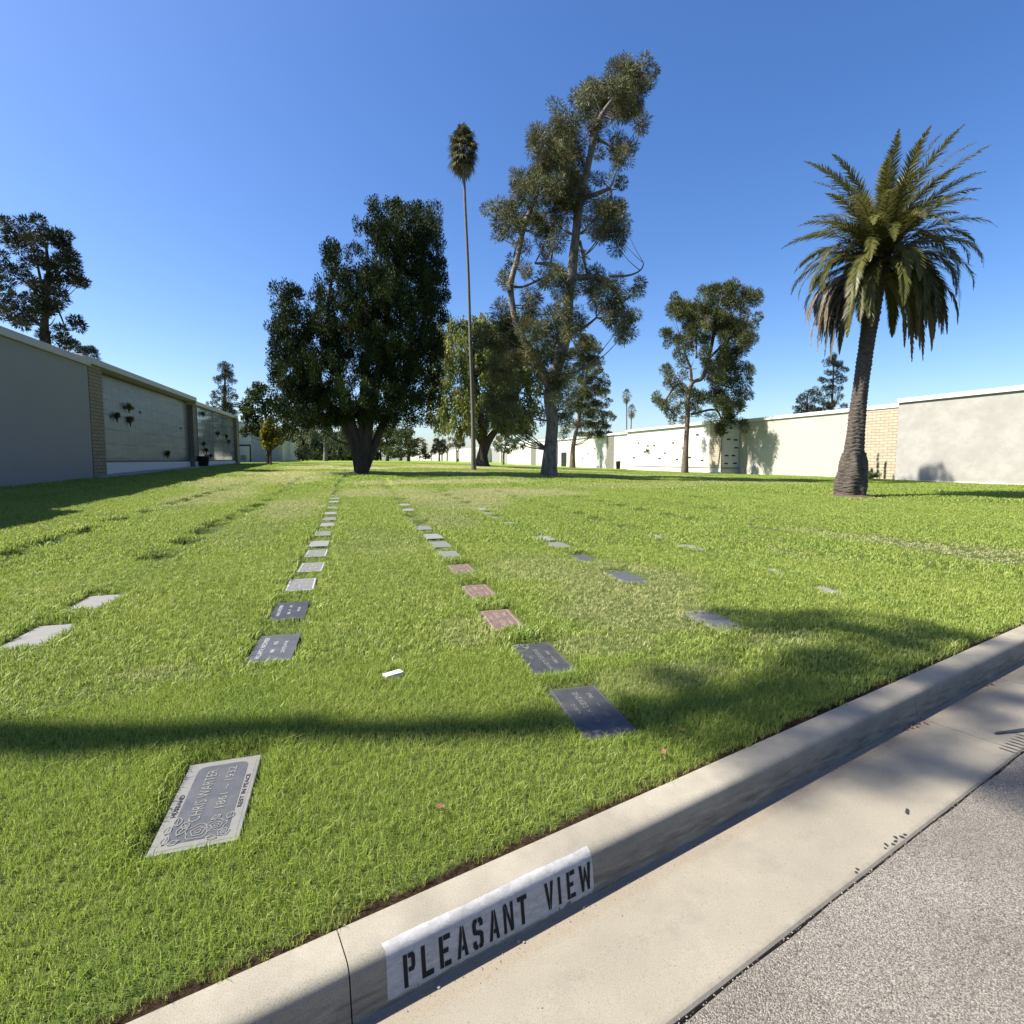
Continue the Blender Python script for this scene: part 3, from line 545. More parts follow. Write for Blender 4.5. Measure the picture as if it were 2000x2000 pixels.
# crown clumps (x, height, half width, half height) and limb paths, metres from each tree's foot
TREES = {
 'cypress': {'loc':(0.28,32.21,0.576),'blobs':[(1.62,14.73,0.68,0.68),(2.37,14.84,0.62,0.62),(2.96,14.76,0.62,0.77),(3.64,14.15,0.56,0.68),(4.24,14.53,0.49,0.68),(0.8,13.95,0.49,0.68),(1.45,13.52,0.99,0.99),(2.58,13.52,1.17,1.17),(3.78,13.23,0.93,1.08),(4.43,13.23,0.43,1.23),(1.81,12.07,1.05,1.23),(3.01,12.07,1.3,1.3),(4.21,11.78,0.74,1.23),(1.4,10.91,0.99,0.93),(0.44,10.91,0.62,0.77),(2.54,10.47,1.39,1.23),(4.04,10.47,0.99,1.23),(4.88,10.03,0.37,0.68),(0.71,9.44,1.11,1.11),(2.06,9.0,1.39,1.3),(3.72,9.0,1.17,1.23),(4.87,8.55,0.43,0.68),(0.38,7.96,1.11,1.11),(1.74,7.37,1.3,1.23),(3.25,7.37,1.23,1.23),(4.31,7.07,0.68,1.23),(0.95,6.02,1.3,1.11),(2.47,5.87,1.3,1.11),(3.83,5.57,0.74,1.11),(0.31,4.52,1.17,0.99),(1.84,4.37,1.3,1.05),(3.21,4.22,0.93,0.93),(3.97,4.07,0.43,0.8),(-0.32,3.46,1.05,0.74),(1.21,3.16,1.11,0.62),(2.89,3.16,0.8,0.56),(-1.32,12.51,0.49,0.62),(-0.73,12.36,0.62,0.68),(-1.49,11.64,0.62,0.68),(-0.6,11.34,0.68,0.77),(-1.31,10.61,0.62,0.74),(-0.41,10.32,0.62,0.8),(-1.84,9.73,0.62,0.68),(-0.8,9.14,0.93,0.99),(-0.05,8.85,0.68,0.93),(-1.57,8.55,0.93,0.93),(-2.31,9.14,0.37,0.56),(-2.35,7.66,1.05,1.05),(-0.99,7.37,1.11,1.11),(-2.69,6.17,1.05,1.05),(-1.33,5.87,1.11,1.11),(-2.88,4.67,1.05,0.99),(-1.52,4.37,1.11,0.93),(-2.46,3.31,1.05,0.68),(-1.24,3.16,0.93,0.56),(-4.23,10.47,0.49,0.43),(-3.73,10.08,0.62,0.68),(-4.35,9.59,0.56,0.68),(-3.64,8.91,0.86,0.8),(-4.59,8.4,0.62,0.68),(-4.01,7.66,1.05,0.8),(-4.77,7.66,0.43,0.56),(-3.58,6.92,0.93,0.8),(-4.5,6.47,0.74,0.8),(-3.46,5.87,0.86,0.8),(-4.69,5.42,0.56,0.8),(-3.95,4.67,1.05,0.86),(-4.59,3.77,0.68,0.74),(-3.53,3.31,0.93,0.74),(-4.92,3.01,0.43,0.56),(-4.17,2.55,0.62,0.43),(-2.78,2.86,0.74,0.56)],'paths':[[(0.0,-0.16,0.328),(-0.17,1.33,0.268),(-0.44,2.65,0.238),(-1.0,4.26,0.238),(-1.53,6.59,0.179),(-1.75,9.45,0.119),(-1.26,11.71,0.06)],[(0.0,-0.16,0.328),(0.27,1.33,0.268),(0.51,2.8,0.238),(0.93,4.85,0.238),(1.42,7.74,0.209),(2.06,11.15,0.149),(2.26,14.23,0.06)],[(-0.05,-0.01,0.298),(0.08,1.92,0.268),(0.12,3.97,0.238),(0.38,6.59,0.209),(0.87,9.45,0.149),(1.37,12.84,0.089)],[(0.07,-0.01,0.298),(0.66,1.62,0.238),(1.41,3.39,0.209),(2.56,5.43,0.209),(3.33,8.31,0.149),(3.95,11.15,0.06)],[(-0.14,-0.01,0.268),(-0.46,1.62,0.209),(-1.31,3.39,0.209),(-2.76,4.56,0.179),(-3.73,6.59,0.149),(-4.22,9.45,0.06)],[(-0.17,1.33,0.238),(-0.73,3.09,0.209),(-1.89,3.97,0.149),(-3.04,4.85,0.089)]]},
 'pine': {'loc':(10.93,29.62,0.435),'blobs':[(5.18,23.21,0.24,0.36),(4.97,22.79,0.3,0.36),(5.64,22.65,0.21,0.24),(4.22,22.93,0.67,0.61),(3.63,22.65,0.67,0.61),(4.68,22.23,0.85,0.73),(5.35,22.16,0.42,0.67),(4.09,21.95,1.03,0.85),(3.35,21.81,0.79,0.73),(4.99,21.38,0.73,0.85),(2.76,21.38,0.91,0.73),(3.65,21.1,1.03,0.85),(2.23,21.74,0.48,0.48),(1.94,21.24,0.73,0.73),(1.64,21.59,0.36,0.42),(1.34,21.1,0.36,0.42),(4.55,20.75,0.85,0.85),(5.02,19.89,0.55,0.73),(3.96,20.46,0.79,0.61),(2.84,20.39,0.91,0.79),(2.33,19.75,0.67,0.67),(2.48,19.32,0.36,0.55),(1.58,20.32,0.55,0.48),(0.3,20.75,0.42,0.55),(0.53,20.32,0.48,0.61),(0.83,19.75,0.73,0.79),(1.29,19.32,0.67,0.67),(-0.06,19.75,0.3,0.42),(0.16,19.32,0.67,0.67),(-0.66,19.39,0.42,0.48),(-1.11,19.32,0.3,0.42),(-1.11,18.53,0.42,0.79),(-0.66,18.75,0.67,0.79),(-0.13,18.46,0.91,0.79),(0.62,18.61,0.97,0.85),(1.22,18.46,0.73,0.79),(1.74,18.82,0.48,0.55),(0.25,17.82,1.03,0.79),(1.0,17.6,0.91,0.67),(-0.5,17.46,0.85,0.61),(1.68,17.6,0.48,0.55),(3.68,19.04,0.36,0.73),(3.99,18.61,0.73,0.79),(4.67,18.53,0.36,0.42),(4.15,18.03,0.55,0.67),(3.85,17.67,0.36,0.36),(2.72,18.25,0.24,0.3),(2.81,16.88,0.55,0.42),(3.64,16.88,0.61,0.3),(4.1,16.59,0.24,0.3),(-2.08,16.95,0.36,0.42),(-1.55,16.66,0.73,0.67),(-0.95,16.88,0.67,0.67),(-1.25,16.01,0.91,0.85),(-0.5,16.3,0.85,0.79),(-1.78,16.01,0.42,0.61),(0.1,16.59,0.79,0.73),(0.86,16.73,0.91,0.79),(1.53,16.88,0.67,0.67),(0.41,15.94,0.97,0.79),(1.16,16.01,0.91,0.85),(1.76,16.3,0.55,0.67),(0.72,15.21,0.85,0.73),(1.39,15.43,0.73,0.67),(-3.52,15.21,0.33,0.36),(-3.14,15.43,0.36,0.36),(-2.61,15.21,0.73,0.67),(-2.16,14.92,0.67,0.67),(-2.76,14.48,0.61,0.79),(-2.31,14.19,0.73,0.79),(-2.91,13.75,0.36,0.48),(-1.78,14.48,0.55,0.61),(-1.02,14.7,0.48,0.48),(-0.49,14.99,0.73,0.61),(-0.57,14.33,0.73,0.67),(-0.04,14.62,0.67,0.61),(-1.1,13.97,0.48,0.36),(2.37,15.65,0.61,0.55),(2.9,15.65,0.61,0.48),(3.59,15.14,0.79,0.61),(4.04,15.14,0.42,0.55),(2.68,14.99,0.79,0.79),(3.29,14.55,0.97,0.91),(4.05,14.48,0.48,0.79),(3.76,13.82,0.79,0.79),(3.0,13.75,0.61,0.55),(3.77,13.08,0.55,0.42),(2.39,14.19,0.55,0.55),(2.01,14.7,0.48,0.67),(-0.03,13.75,0.67,0.42),(0.27,13.38,0.73,0.42),(0.12,12.94,0.61,0.36),(0.88,14.04,0.48,0.36),(0.42,14.41,0.42,0.42),(1.65,12.49,0.36,0.36),(-0.41,13.45,0.42,0.36),(-1.24,13.16,0.36,0.42),(-2.08,12.16,0.42,0.48),(-2.31,11.64,0.55,0.55),(-2.61,11.27,0.3,0.48),(-1.62,12.01,0.55,0.36),(-1.32,11.64,0.3,0.3),(-2.46,10.97,0.3,0.3),(-0.1,12.01,0.55,0.55),(0.28,11.64,0.67,0.48),(-0.48,11.42,0.48,0.55),(0.13,11.12,0.79,0.61),(0.9,11.27,0.61,0.55),(0.67,10.67,0.67,0.73),(1.36,10.75,0.55,0.61),(1.58,11.27,0.48,0.36),(2.04,11.64,0.48,0.3),(2.12,10.9,0.67,0.48),(2.57,11.42,0.67,0.61),(2.95,11.64,0.42,0.42),(2.88,10.82,0.79,0.73),(3.34,10.97,0.36,0.48),(3.2,10.23,0.79,0.73),(2.74,10.08,0.61,0.61),(3.81,10.3,0.48,0.48),(3.59,9.63,0.67,0.61),(3.21,9.25,0.61,0.55),(3.98,8.95,0.73,0.61),(4.44,8.8,0.61,0.67),(3.84,8.35,0.61,0.55),(4.3,8.2,0.67,0.48),(4.51,9.4,0.42,0.36),(4.03,11.12,0.3,0.55),(4.42,10.38,0.48,0.36),(5.02,10.75,0.36,0.42),(4.9,9.33,0.18,0.18),(5.09,11.12,0.24,0.18),(-2.92,9.85,0.3,0.36),(-2.77,9.4,0.61,0.67),(-2.31,9.03,0.73,0.67),(-2.85,8.8,0.48,0.61),(-1.85,8.73,0.79,0.79),(-1.54,9.63,0.61,0.85),(-1.01,10.08,0.67,0.91),(-0.85,9.25,0.73,0.79),(-1.23,8.43,0.85,0.73),(-0.62,8.43,0.73,0.67),(0.15,9.03,0.73,0.85),(0.68,9.48,0.61,0.73),(0.91,8.73,0.67,0.61),(-0.0,8.13,0.85,0.73),(0.69,8.28,0.67,0.61),(1.45,8.88,0.42,0.48),(1.53,8.35,0.3,0.3),(1.83,9.33,0.42,0.55),(-3.85,8.43,0.61,0.42),(-4.16,7.82,0.55,0.48),(-3.39,7.98,0.79,0.55),(-2.77,8.13,0.67,0.55),(-3.23,7.3,0.67,0.61),(-2.46,7.37,0.85,0.61),(-1.77,7.52,0.79,0.67),(-3.24,6.38,0.61,0.67),(-2.77,6.16,0.79,0.67),(-2.31,6.54,0.85,0.67),(-1.77,6.69,0.85,0.61),(-0.85,7.52,0.79,0.67),(-0.31,6.92,0.85,0.67),(0.31,7.22,0.79,0.67),(-1.0,6.46,0.67,0.55),(0.77,6.76,0.61,0.61),(-3.24,5.7,0.42,0.55),(-2.62,5.39,0.73,0.61),(-2.0,5.62,0.79,0.55),(-3.24,4.4,0.61,0.61),(-3.63,4.02,0.36,0.42),(-2.78,4.32,0.67,0.67),(-2.31,4.48,0.67,0.61),(-3.24,3.32,0.55,0.48),(-3.56,3.09,0.3,0.3),(-2.78,3.71,0.67,0.55),(-2.16,3.78,0.55,0.48),(0.01,5.85,0.73,0.55),(0.55,5.85,0.79,0.61),(1.09,5.62,0.67,0.55),(1.4,6.08,0.42,0.36),(0.17,5.17,0.67,0.55),(0.79,5.09,0.79,0.61),(1.33,5.01,0.55,0.61),(0.02,4.48,0.42,0.48),(0.64,4.4,0.73,0.55),(1.26,4.4,0.61,0.55),(0.02,3.86,0.36,0.48),(0.33,3.55,0.48,0.36),(0.95,3.78,0.61,0.42),(1.42,3.86,0.36,0.42),(0.88,3.25,0.3,0.36)],'paths':[[(-0.0,-0.03,0.424),(0.05,1.48,0.379),(0.16,3.18,0.363),(0.0,4.76,0.348),(0.33,6.09,0.363),(0.88,7.99,0.333),(1.12,10.88,0.273),(1.26,11.83,0.273),(1.45,13.74,0.242),(1.61,15.43,0.242),(1.98,16.95,0.182),(2.42,19.11,0.182),(2.84,20.3,0.151),(3.69,21.39,0.091)],[(0.06,5.05,0.273),(-0.57,6.38,0.273),(-1.23,7.38,0.242),(-1.91,8.57,0.212),(-2.18,9.85,0.182),(-2.27,11.03,0.182),(-1.86,12.6,0.151),(-1.57,14.02,0.151),(-1.16,15.1,0.121),(-0.61,16.28,0.091),(0.11,17.39,0.061)],[(1.15,11.31,0.182),(0.59,11.74,0.151),(-0.0,12.17,0.121),(-0.89,12.26,0.061)],[(1.15,11.31,0.182),(2.21,11.46,0.151),(3.24,11.31,0.121),(3.84,10.74,0.091),(4.15,10.02,0.061)],[(3.39,11.46,0.076),(4.42,11.46,0.061),(5.09,11.69,0.045),(5.26,12.03,0.03)],[(2.42,19.11,0.091),(3.29,18.56,0.076),(3.79,18.23,0.061)],[(1.97,17.39,0.121),(1.65,18.09,0.091),(1.12,18.64,0.061)],[(2.16,15.85,0.121),(2.74,16.05,0.121),(3.32,16.22,0.106),(3.36,15.71,0.091)],[(1.66,13.45,0.091),(1.9,12.6,0.076),(2.15,11.74,0.061),(2.51,10.88,0.045)],[(-1.57,14.02,0.091),(-1.92,13.31,0.061),(-2.12,12.6,0.045)],[(1.2,8.28,0.121),(1.94,8.57,0.091),(2.68,9.15,0.061)],[(-2.21,10.88,0.091),(-1.62,10.88,0.061),(-0.88,11.17,0.061),(-0.3,11.46,0.045)],[(0.04,4.46,0.151),(1.07,5.79,0.121),(1.67,6.09,0.091)]]},
 'willow': {'loc':(11.81,50.72,0.723),'blobs':[(-3.52,12.51,1.4,0.9),(-1.8,12.99,1.7,1.1),(0.16,13.23,1.7,1.0),(2.12,12.99,1.7,1.1),(-4.03,10.82,1.3,1.3),(-2.07,10.82,2.0,1.7),(0.39,10.82,2.2,1.8),(2.85,10.82,2.1,1.7),(4.57,9.37,1.3,1.7),(-4.3,8.89,1.2,1.4),(-2.33,8.16,2.0,1.8),(0.14,8.4,2.2,1.8),(2.6,8.16,2.2,1.8),(4.83,7.42,1.1,1.7),(-4.81,6.69,0.9,1.3),(-3.09,5.96,1.7,1.7),(-0.86,5.96,2.0,1.7),(1.61,5.96,2.0,1.7),(3.84,5.71,1.7,1.7),(5.43,4.98,0.7,1.2),(-5.18,4.88,0.5,1.0),(-4.2,4.24,1.1,1.1),(-2.36,3.75,1.4,1.0),(-0.38,3.75,1.4,0.8),(2.11,3.99,1.8,0.9),(4.34,3.75,1.2,0.8),(3.35,4.24,1.5,1.0)],'paths':[[(0.0,-0.17,0.7),(-0.04,1.02,0.5),(0.11,2.26,0.45),(-0.13,4.49,0.35),(-0.61,7.42,0.25),(-1.08,10.34,0.1)],[(0.06,1.02,0.4),(0.61,2.51,0.35),(1.61,3.99,0.3),(2.85,5.96,0.2)],[(-0.04,2.02,0.25),(-1.12,3.99,0.2),(-2.59,5.96,0.15)],[(0.12,3.01,0.25),(0.87,6.45,0.2),(1.37,10.34,0.1)],[(0.0,-0.17,0.6),(-0.64,-0.07,0.2)],[(0.0,-0.17,0.6),(0.75,-0.07,0.2)]]},
 'pine_behind': {'loc':(31.09,74.27,0.125),'blobs':[(2.0,19.27,1.08,0.92),(1.22,18.69,1.38,1.08),(2.79,18.5,1.23,0.92),(1.23,17.54,1.54,1.23),(2.8,17.35,1.38,1.08),(0.26,16.77,1.38,1.23),(2.03,16.0,1.69,1.23),(3.41,15.62,1.08,0.92),(1.06,15.04,1.38,1.08),(2.83,14.27,1.54,1.08),(4.01,14.27,0.77,0.77),(1.67,13.3,1.69,1.08),(3.44,12.72,1.38,1.08),(4.62,13.1,0.77,0.77),(5.21,12.52,0.46,0.46),(2.67,11.36,1.69,1.08),(4.25,10.97,1.23,0.92),(1.3,10.97,1.38,1.08),(2.1,9.61,1.69,1.08),(3.87,9.41,1.38,0.92),(5.05,9.61,0.77,0.62),(0.72,9.22,1.08,0.92),(1.52,8.04,1.54,0.92),(3.3,7.85,1.54,0.92),(4.88,7.85,1.23,0.77),(2.13,6.48,1.69,0.92),(4.11,6.28,1.54,0.92),(5.49,6.08,0.77,0.62),(5.87,7.46,0.46,0.46),(0.55,6.48,1.08,0.77),(3.33,5.1,1.38,0.77),(4.72,4.91,1.23,0.69),(1.36,4.91,1.08,0.62),(-1.03,5.89,1.08,0.77),(-1.61,4.71,0.62,0.62)],'paths':[[(-0.01,0.13,0.385),(0.11,3.34,0.308),(0.84,7.13,0.269),(1.56,11.66,0.231),(2.27,16.14,0.154),(2.1,18.74,0.077)]]},
 'right_pine': {'loc':(29.58,43.46,0.085),'blobs':[(-1.17,16.25,0.43,0.62),(-0.79,15.66,0.67,0.67),(0.17,16.25,0.77,0.67),(0.55,15.66,0.96,0.77),(1.37,16.61,0.58,0.67),(1.63,15.9,0.87,0.87),(2.94,17.08,0.53,0.67),(3.2,16.37,0.72,0.87),(2.73,15.9,0.96,0.87),(4.4,16.84,0.53,0.67),(4.18,16.13,0.62,0.77),(5.26,16.37,0.38,0.48),(4.92,15.54,0.77,0.87),(5.77,15.66,0.29,0.58),(-1.5,15.07,0.58,0.77),(-0.53,14.83,0.96,0.96),(0.69,14.71,1.15,1.06),(1.91,14.83,1.06,1.06),(3.12,14.95,1.25,1.06),(4.22,14.83,1.06,1.06),(5.43,14.95,0.58,0.87),(-1.49,14.23,0.58,0.67),(-0.5,13.76,0.96,0.87),(0.96,13.76,0.77,0.77),(1.81,13.88,0.87,0.87),(2.9,13.99,1.15,1.06),(4.0,13.99,1.06,0.96),(4.98,13.88,0.87,0.87),(5.82,14.23,0.29,0.48),(-2.19,13.16,0.58,0.43),(-1.82,12.8,0.38,0.38),(-0.97,12.8,0.87,0.87),(0.02,12.44,0.96,0.87),(-0.7,11.96,0.77,0.67),(0.52,11.72,0.67,0.58),(1.71,13.04,0.77,0.67),(2.57,12.92,0.87,0.77),(3.67,12.8,1.15,0.96),(4.76,13.16,0.58,0.48),(6.08,13.76,0.34,0.58),(5.74,12.8,0.38,0.67),(5.82,12.32,0.38,0.38),(0.49,12.92,0.58,0.58),(2.84,12.08,0.87,0.67),(3.94,11.84,1.06,0.87),(5.05,11.72,0.77,0.87),(3.48,11.0,1.15,0.87),(4.58,11.0,0.77,0.67),(2.25,11.24,0.58,0.67),(3.74,10.28,1.25,0.87),(2.64,10.28,0.77,0.87),(4.49,10.04,0.48,0.58),(-1.16,10.64,0.67,0.67),(-1.39,9.8,0.77,0.58),(-0.66,9.92,0.58,0.48),(0.56,10.4,0.72,0.58),(0.82,9.68,0.67,0.58),(-0.15,9.19,0.43,0.43),(2.3,9.43,0.77,0.67),(3.53,9.31,1.15,0.77),(4.51,9.31,0.67,0.58),(-2.1,8.83,0.43,0.48),(-1.84,8.1,0.48,0.58),(-2.56,7.37,0.43,0.58),(-2.92,6.64,0.43,0.48),(-2.42,6.16,0.58,0.53),(-1.81,6.52,0.58,0.58),(-1.91,5.55,0.58,0.48),(-1.42,5.67,0.43,0.43),(-0.86,8.1,0.43,0.77),(-0.71,7.13,0.43,0.67),(-0.81,6.03,0.48,0.58),(-0.85,5.18,0.38,0.53),(-1.24,8.59,0.43,0.43),(0.62,7.86,0.87,0.58),(0.14,7.25,0.58,0.58),(1.13,7.13,0.67,0.58),(1.83,8.47,0.67,0.58),(2.94,8.35,1.06,0.77),(4.05,8.35,0.87,0.77),(4.91,8.35,0.43,0.58),(4.64,9.07,0.43,0.48),(2.11,7.25,0.77,0.67),(3.34,7.25,1.25,0.87),(4.57,7.25,0.87,0.67),(5.31,7.13,0.38,0.38),(1.28,6.16,0.77,0.67),(2.39,6.16,0.96,0.77),(3.62,6.03,1.15,0.77),(4.6,6.52,0.67,0.58),(0.93,5.3,0.58,0.38),(1.93,5.06,0.58,0.34),(3.9,5.06,0.96,0.77),(4.76,5.06,0.48,0.58),(3.55,4.32,0.67,0.58),(4.42,4.32,0.67,0.53),(3.32,3.83,0.38,0.38),(4.19,3.71,0.34,0.29)],'paths':[[(-0.06,-0.03,0.288),(0.02,2.6,0.24),(0.1,5.45,0.216),(0.07,6.63,0.216),(0.45,8.37,0.192),(1.39,8.83,0.192),(1.82,10.37,0.168),(2.24,12.23,0.144),(2.56,14.31,0.096),(2.98,16.14,0.048)],[(0.1,7.33,0.168),(-0.35,8.32,0.144),(-1.06,8.04,0.12),(-1.88,6.63,0.072)],[(1.77,8.83,0.144),(2.73,8.27,0.096),(3.93,7.8,0.072)],[(0.35,8.51,0.144),(0.33,9.67,0.12),(-0.18,11.07,0.096),(-0.7,12.92,0.048)],[(1.96,10.61,0.12),(3.34,12.0,0.096),(4.49,12.92,0.048)],[(0.78,10.61,0.096),(0.81,12.92,0.072)],[(0.07,6.39,0.096),(-0.64,6.49,0.072),(-0.92,5.92,0.048)],[(0.43,5.45,0.096),(2.8,5.92,0.096),(3.56,4.5,0.048)]]},
 'big_left': {'loc':(-17.93,38.55,0.768),'blobs':[(-0.49,14.38,0.46,0.36),(-0.11,14.14,0.31,0.31),(0.57,14.05,0.46,0.36),(1.21,14.05,0.41,0.36),(1.39,13.71,0.41,0.41),(0.98,13.52,0.46,0.41),(0.29,13.52,0.41,0.31),(-0.62,13.81,0.51,0.41),(-1.43,14.29,0.36,0.31),(-1.47,13.71,0.51,0.36),(-0.81,13.33,0.56,0.36),(2.31,13.43,0.25,0.31),(2.14,13.09,0.41,0.36),(1.64,13.04,0.46,0.41),(0.95,12.95,0.51,0.36),(0.52,13.14,0.41,0.25),(-0.34,12.95,0.46,0.25),(-0.74,12.85,0.46,0.2),(2.22,12.81,0.31,0.25),(1.51,12.52,0.56,0.41),(0.91,12.37,0.46,0.36),(0.23,12.52,0.41,0.25),(-0.37,12.52,0.41,0.2),(-0.87,12.37,0.41,0.25),(-1.66,12.37,0.31,0.31),(2.59,12.33,0.31,0.25),(2.33,12.09,0.31,0.2),(2.66,11.89,0.2,0.2),(2.4,11.6,0.31,0.25),(1.77,11.89,0.31,0.25),(1.17,11.8,0.46,0.36),(0.58,11.89,0.31,0.2),(-1.11,11.8,0.46,0.31),(-1.65,11.8,0.36,0.31),(-1.64,11.31,0.41,0.2),(1.93,11.27,0.15,0.25),(1.82,11.02,0.2,0.2),(1.23,11.12,0.46,0.36),(0.73,11.02,0.36,0.36),(-0.5,11.22,0.46,0.31),(-0.23,10.83,0.56,0.36),(-0.98,10.73,0.36,0.31),(-1.71,10.25,0.41,0.31),(-1.11,10.25,0.46,0.25),(-0.42,10.25,0.46,0.31),(0.4,10.54,0.41,0.31),(0.89,10.49,0.41,0.31),(2.5,10.88,0.31,0.31),(2.86,10.98,0.1,0.15),(1.73,10.35,0.25,0.13),(1.17,10.2,0.31,0.25),(0.36,9.96,0.36,0.25),(0.95,9.81,0.41,0.31),(1.43,9.57,0.25,0.31),(-0.54,9.96,0.46,0.15),(-1.74,9.77,0.41,0.2),(-1.57,9.42,0.46,0.2),(-0.82,9.42,0.36,0.2),(0.07,9.42,0.36,0.25),(0.72,9.33,0.46,0.31),(1.41,9.23,0.36,0.25),(1.79,8.94,0.31,0.25),(1.97,8.6,0.2,0.25),(1.09,8.94,0.31,0.31),(0.39,8.94,0.31,0.25),(-0.95,8.99,0.51,0.31),(-0.23,8.6,0.46,0.13),(-1.46,8.84,0.31,0.2),(-0.93,8.6,0.36,0.2),(1.84,8.11,0.25,0.13),(0.82,7.81,0.41,0.2),(1.1,7.52,0.41,0.2),(1.71,7.67,0.36,0.25),(1.89,7.37,0.25,0.2),(-1.89,9.08,0.31,0.2),(-2.38,13.43,0.61,0.51),(-2.46,12.23,0.61,0.51),(-2.65,11.02,0.61,0.51),(-2.54,9.81,0.51,0.41)],'paths':[[(-0.2,-0.3,0.431),(0.4,6.58,0.308),(0.48,8.36,0.215),(0.65,9.54,0.154),(0.91,11.29,0.123),(0.87,13.03,0.062)],[(0.51,8.36,0.123),(-0.15,8.8,0.092),(-1.01,9.54,0.062),(-1.74,9.83,0.031)],[(0.65,9.54,0.092),(-0.18,10.71,0.062),(-1.04,11.29,0.031)],[(0.63,9.24,0.092),(1.25,9.54,0.062),(1.78,8.36,0.031)],[(0.78,10.71,0.092),(1.67,11.58,0.062),(2.31,12.16,0.031)],[(0.59,9.54,0.092),(0.35,11.87,0.062),(-0.01,13.32,0.031)]]},
 'top_left2': {'loc':(-29.47,71.08,1.027),'blobs':[(0.55,12.3,0.69,0.46),(1.23,12.42,0.69,0.52),(1.67,12.08,0.52,0.46),(0.85,11.75,1.04,0.46),(1.34,11.24,1.04,0.58),(-0.07,11.52,0.69,0.58),(0.7,10.12,1.15,0.87)],'paths':[[(0.18,0.2,0.231),(0.9,11.52,0.115)]]},
 'left_pine': {'loc':(-17.94,83.34,1.063),'blobs':[(0.47,13.16,0.94,0.72),(1.17,12.88,0.72,0.65),(0.16,12.32,0.87,0.65),(1.42,11.97,0.79,0.65),(0.69,11.48,1.08,0.72),(-0.32,11.12,0.65,0.5),(1.52,10.91,0.72,0.58),(0.43,10.35,1.01,0.58),(1.34,9.72,0.94,0.65),(-0.1,9.37,1.01,0.58),(-0.84,8.8,0.72,0.58),(0.94,8.66,1.01,0.58),(1.74,9.01,0.65,0.5),(-1.23,7.95,0.65,0.5),(-0.02,7.81,1.15,0.65),(1.4,7.74,1.01,0.65),(2.19,7.95,0.58,0.43),(-0.77,7.11,1.01,0.58),(0.94,6.82,1.3,0.58),(1.94,6.82,0.72,0.5),(0.34,6.18,1.44,0.58)],'paths':[[(0.09,-0.09,0.288),(0.38,7.25,0.216),(0.75,12.88,0.072)]]},
 'dark_left': {'loc':(-8.79,59.85,0.977),'blobs':[(-0.78,7.82,0.53,0.53),(-0.22,7.46,0.63,0.63),(-1.38,7.15,0.48,0.48),(-1.78,6.27,0.53,0.53),(-0.98,6.53,0.74,0.63),(-0.05,6.27,0.85,0.74),(-2.07,5.49,0.48,0.48),(-1.29,5.34,0.74,0.63),(-0.25,5.08,0.95,0.74),(-2.0,4.56,0.48,0.48),(-1.06,4.35,0.74,0.58),(-0.13,4.03,0.95,0.63),(-1.66,3.62,0.37,0.37),(-0.83,3.3,0.53,0.42),(0.05,3.15,0.74,0.53),(0.55,5.49,0.74,1.06),(-2.26,3.15,0.32,0.32),(0.34,2.26,0.63,0.42)],'paths':[[(0.05,-0.1,0.212),(0.13,2.36,0.159),(-0.09,4.97,0.132),(-0.54,7.3,0.053)],[(0.08,2.36,0.106),(-1.06,4.45,0.079),(-1.53,6.01,0.053)]]},
 'yellow': {'loc':(-6.98,48.9,0.903),'blobs':[(-0.07,3.28,0.35,0.35),(0.31,3.03,0.43,0.39),(-0.26,2.81,0.39,0.35),(0.6,2.68,0.39,0.3),(0.94,2.68,0.17,0.26),(-0.53,2.39,0.26,0.26),(0.03,2.39,0.43,0.35),(0.59,2.26,0.35,0.26),(-0.29,1.91,0.3,0.26),(0.19,1.91,0.35,0.22),(0.79,2.04,0.22,0.22),(-0.17,1.57,0.22,0.17),(0.03,3.62,0.22,0.22)],'paths':[[(0.03,-0.11,0.069),(0.08,1.23,0.061),(0.28,2.0,0.043),(0.18,2.94,0.026)],[(0.08,1.23,0.052),(0.57,1.74,0.043),(0.63,2.43,0.026)]]},
 'dark_round': {'loc':(10.25,111.59,0.961),'blobs':[(-2.87,2.23,1.27,1.06),(-1.26,4.11,1.69,1.48),(0.85,4.74,1.9,1.48),(2.63,3.48,1.48,1.27),(3.77,2.23,1.06,1.06),(0.3,2.64,2.12,1.27),(-2.04,1.39,1.48,0.85),(1.87,1.81,1.9,1.06),(3.23,1.07,1.27,0.63),(-3.72,1.39,0.95,0.85),(-2.29,5.37,1.48,1.48),(-0.18,5.89,1.48,1.27)],'paths':[[(0.05,-0.19,0.317),(0.07,1.17,0.264),(0.32,3.8,0.159)]]},
 'bg_a': {'loc':(6.75,123.02,1.037),'blobs':[(-1.32,5.74,1.85,2.08),(0.97,5.74,1.62,1.85),(-0.14,8.02,1.85,1.85),(2.71,7.11,1.38,1.38),(-2.51,3.46,1.62,1.62),(0.36,3.68,1.85,1.38),(-1.25,9.72,1.62,1.62),(2.09,4.03,1.38,1.15),(-4.01,3.46,1.38,1.62),(-3.03,6.31,1.62,1.85)],'paths':[[(-0.05,-0.1,0.346),(-0.1,3.46,0.288),(-0.48,8.02,0.173)]]},
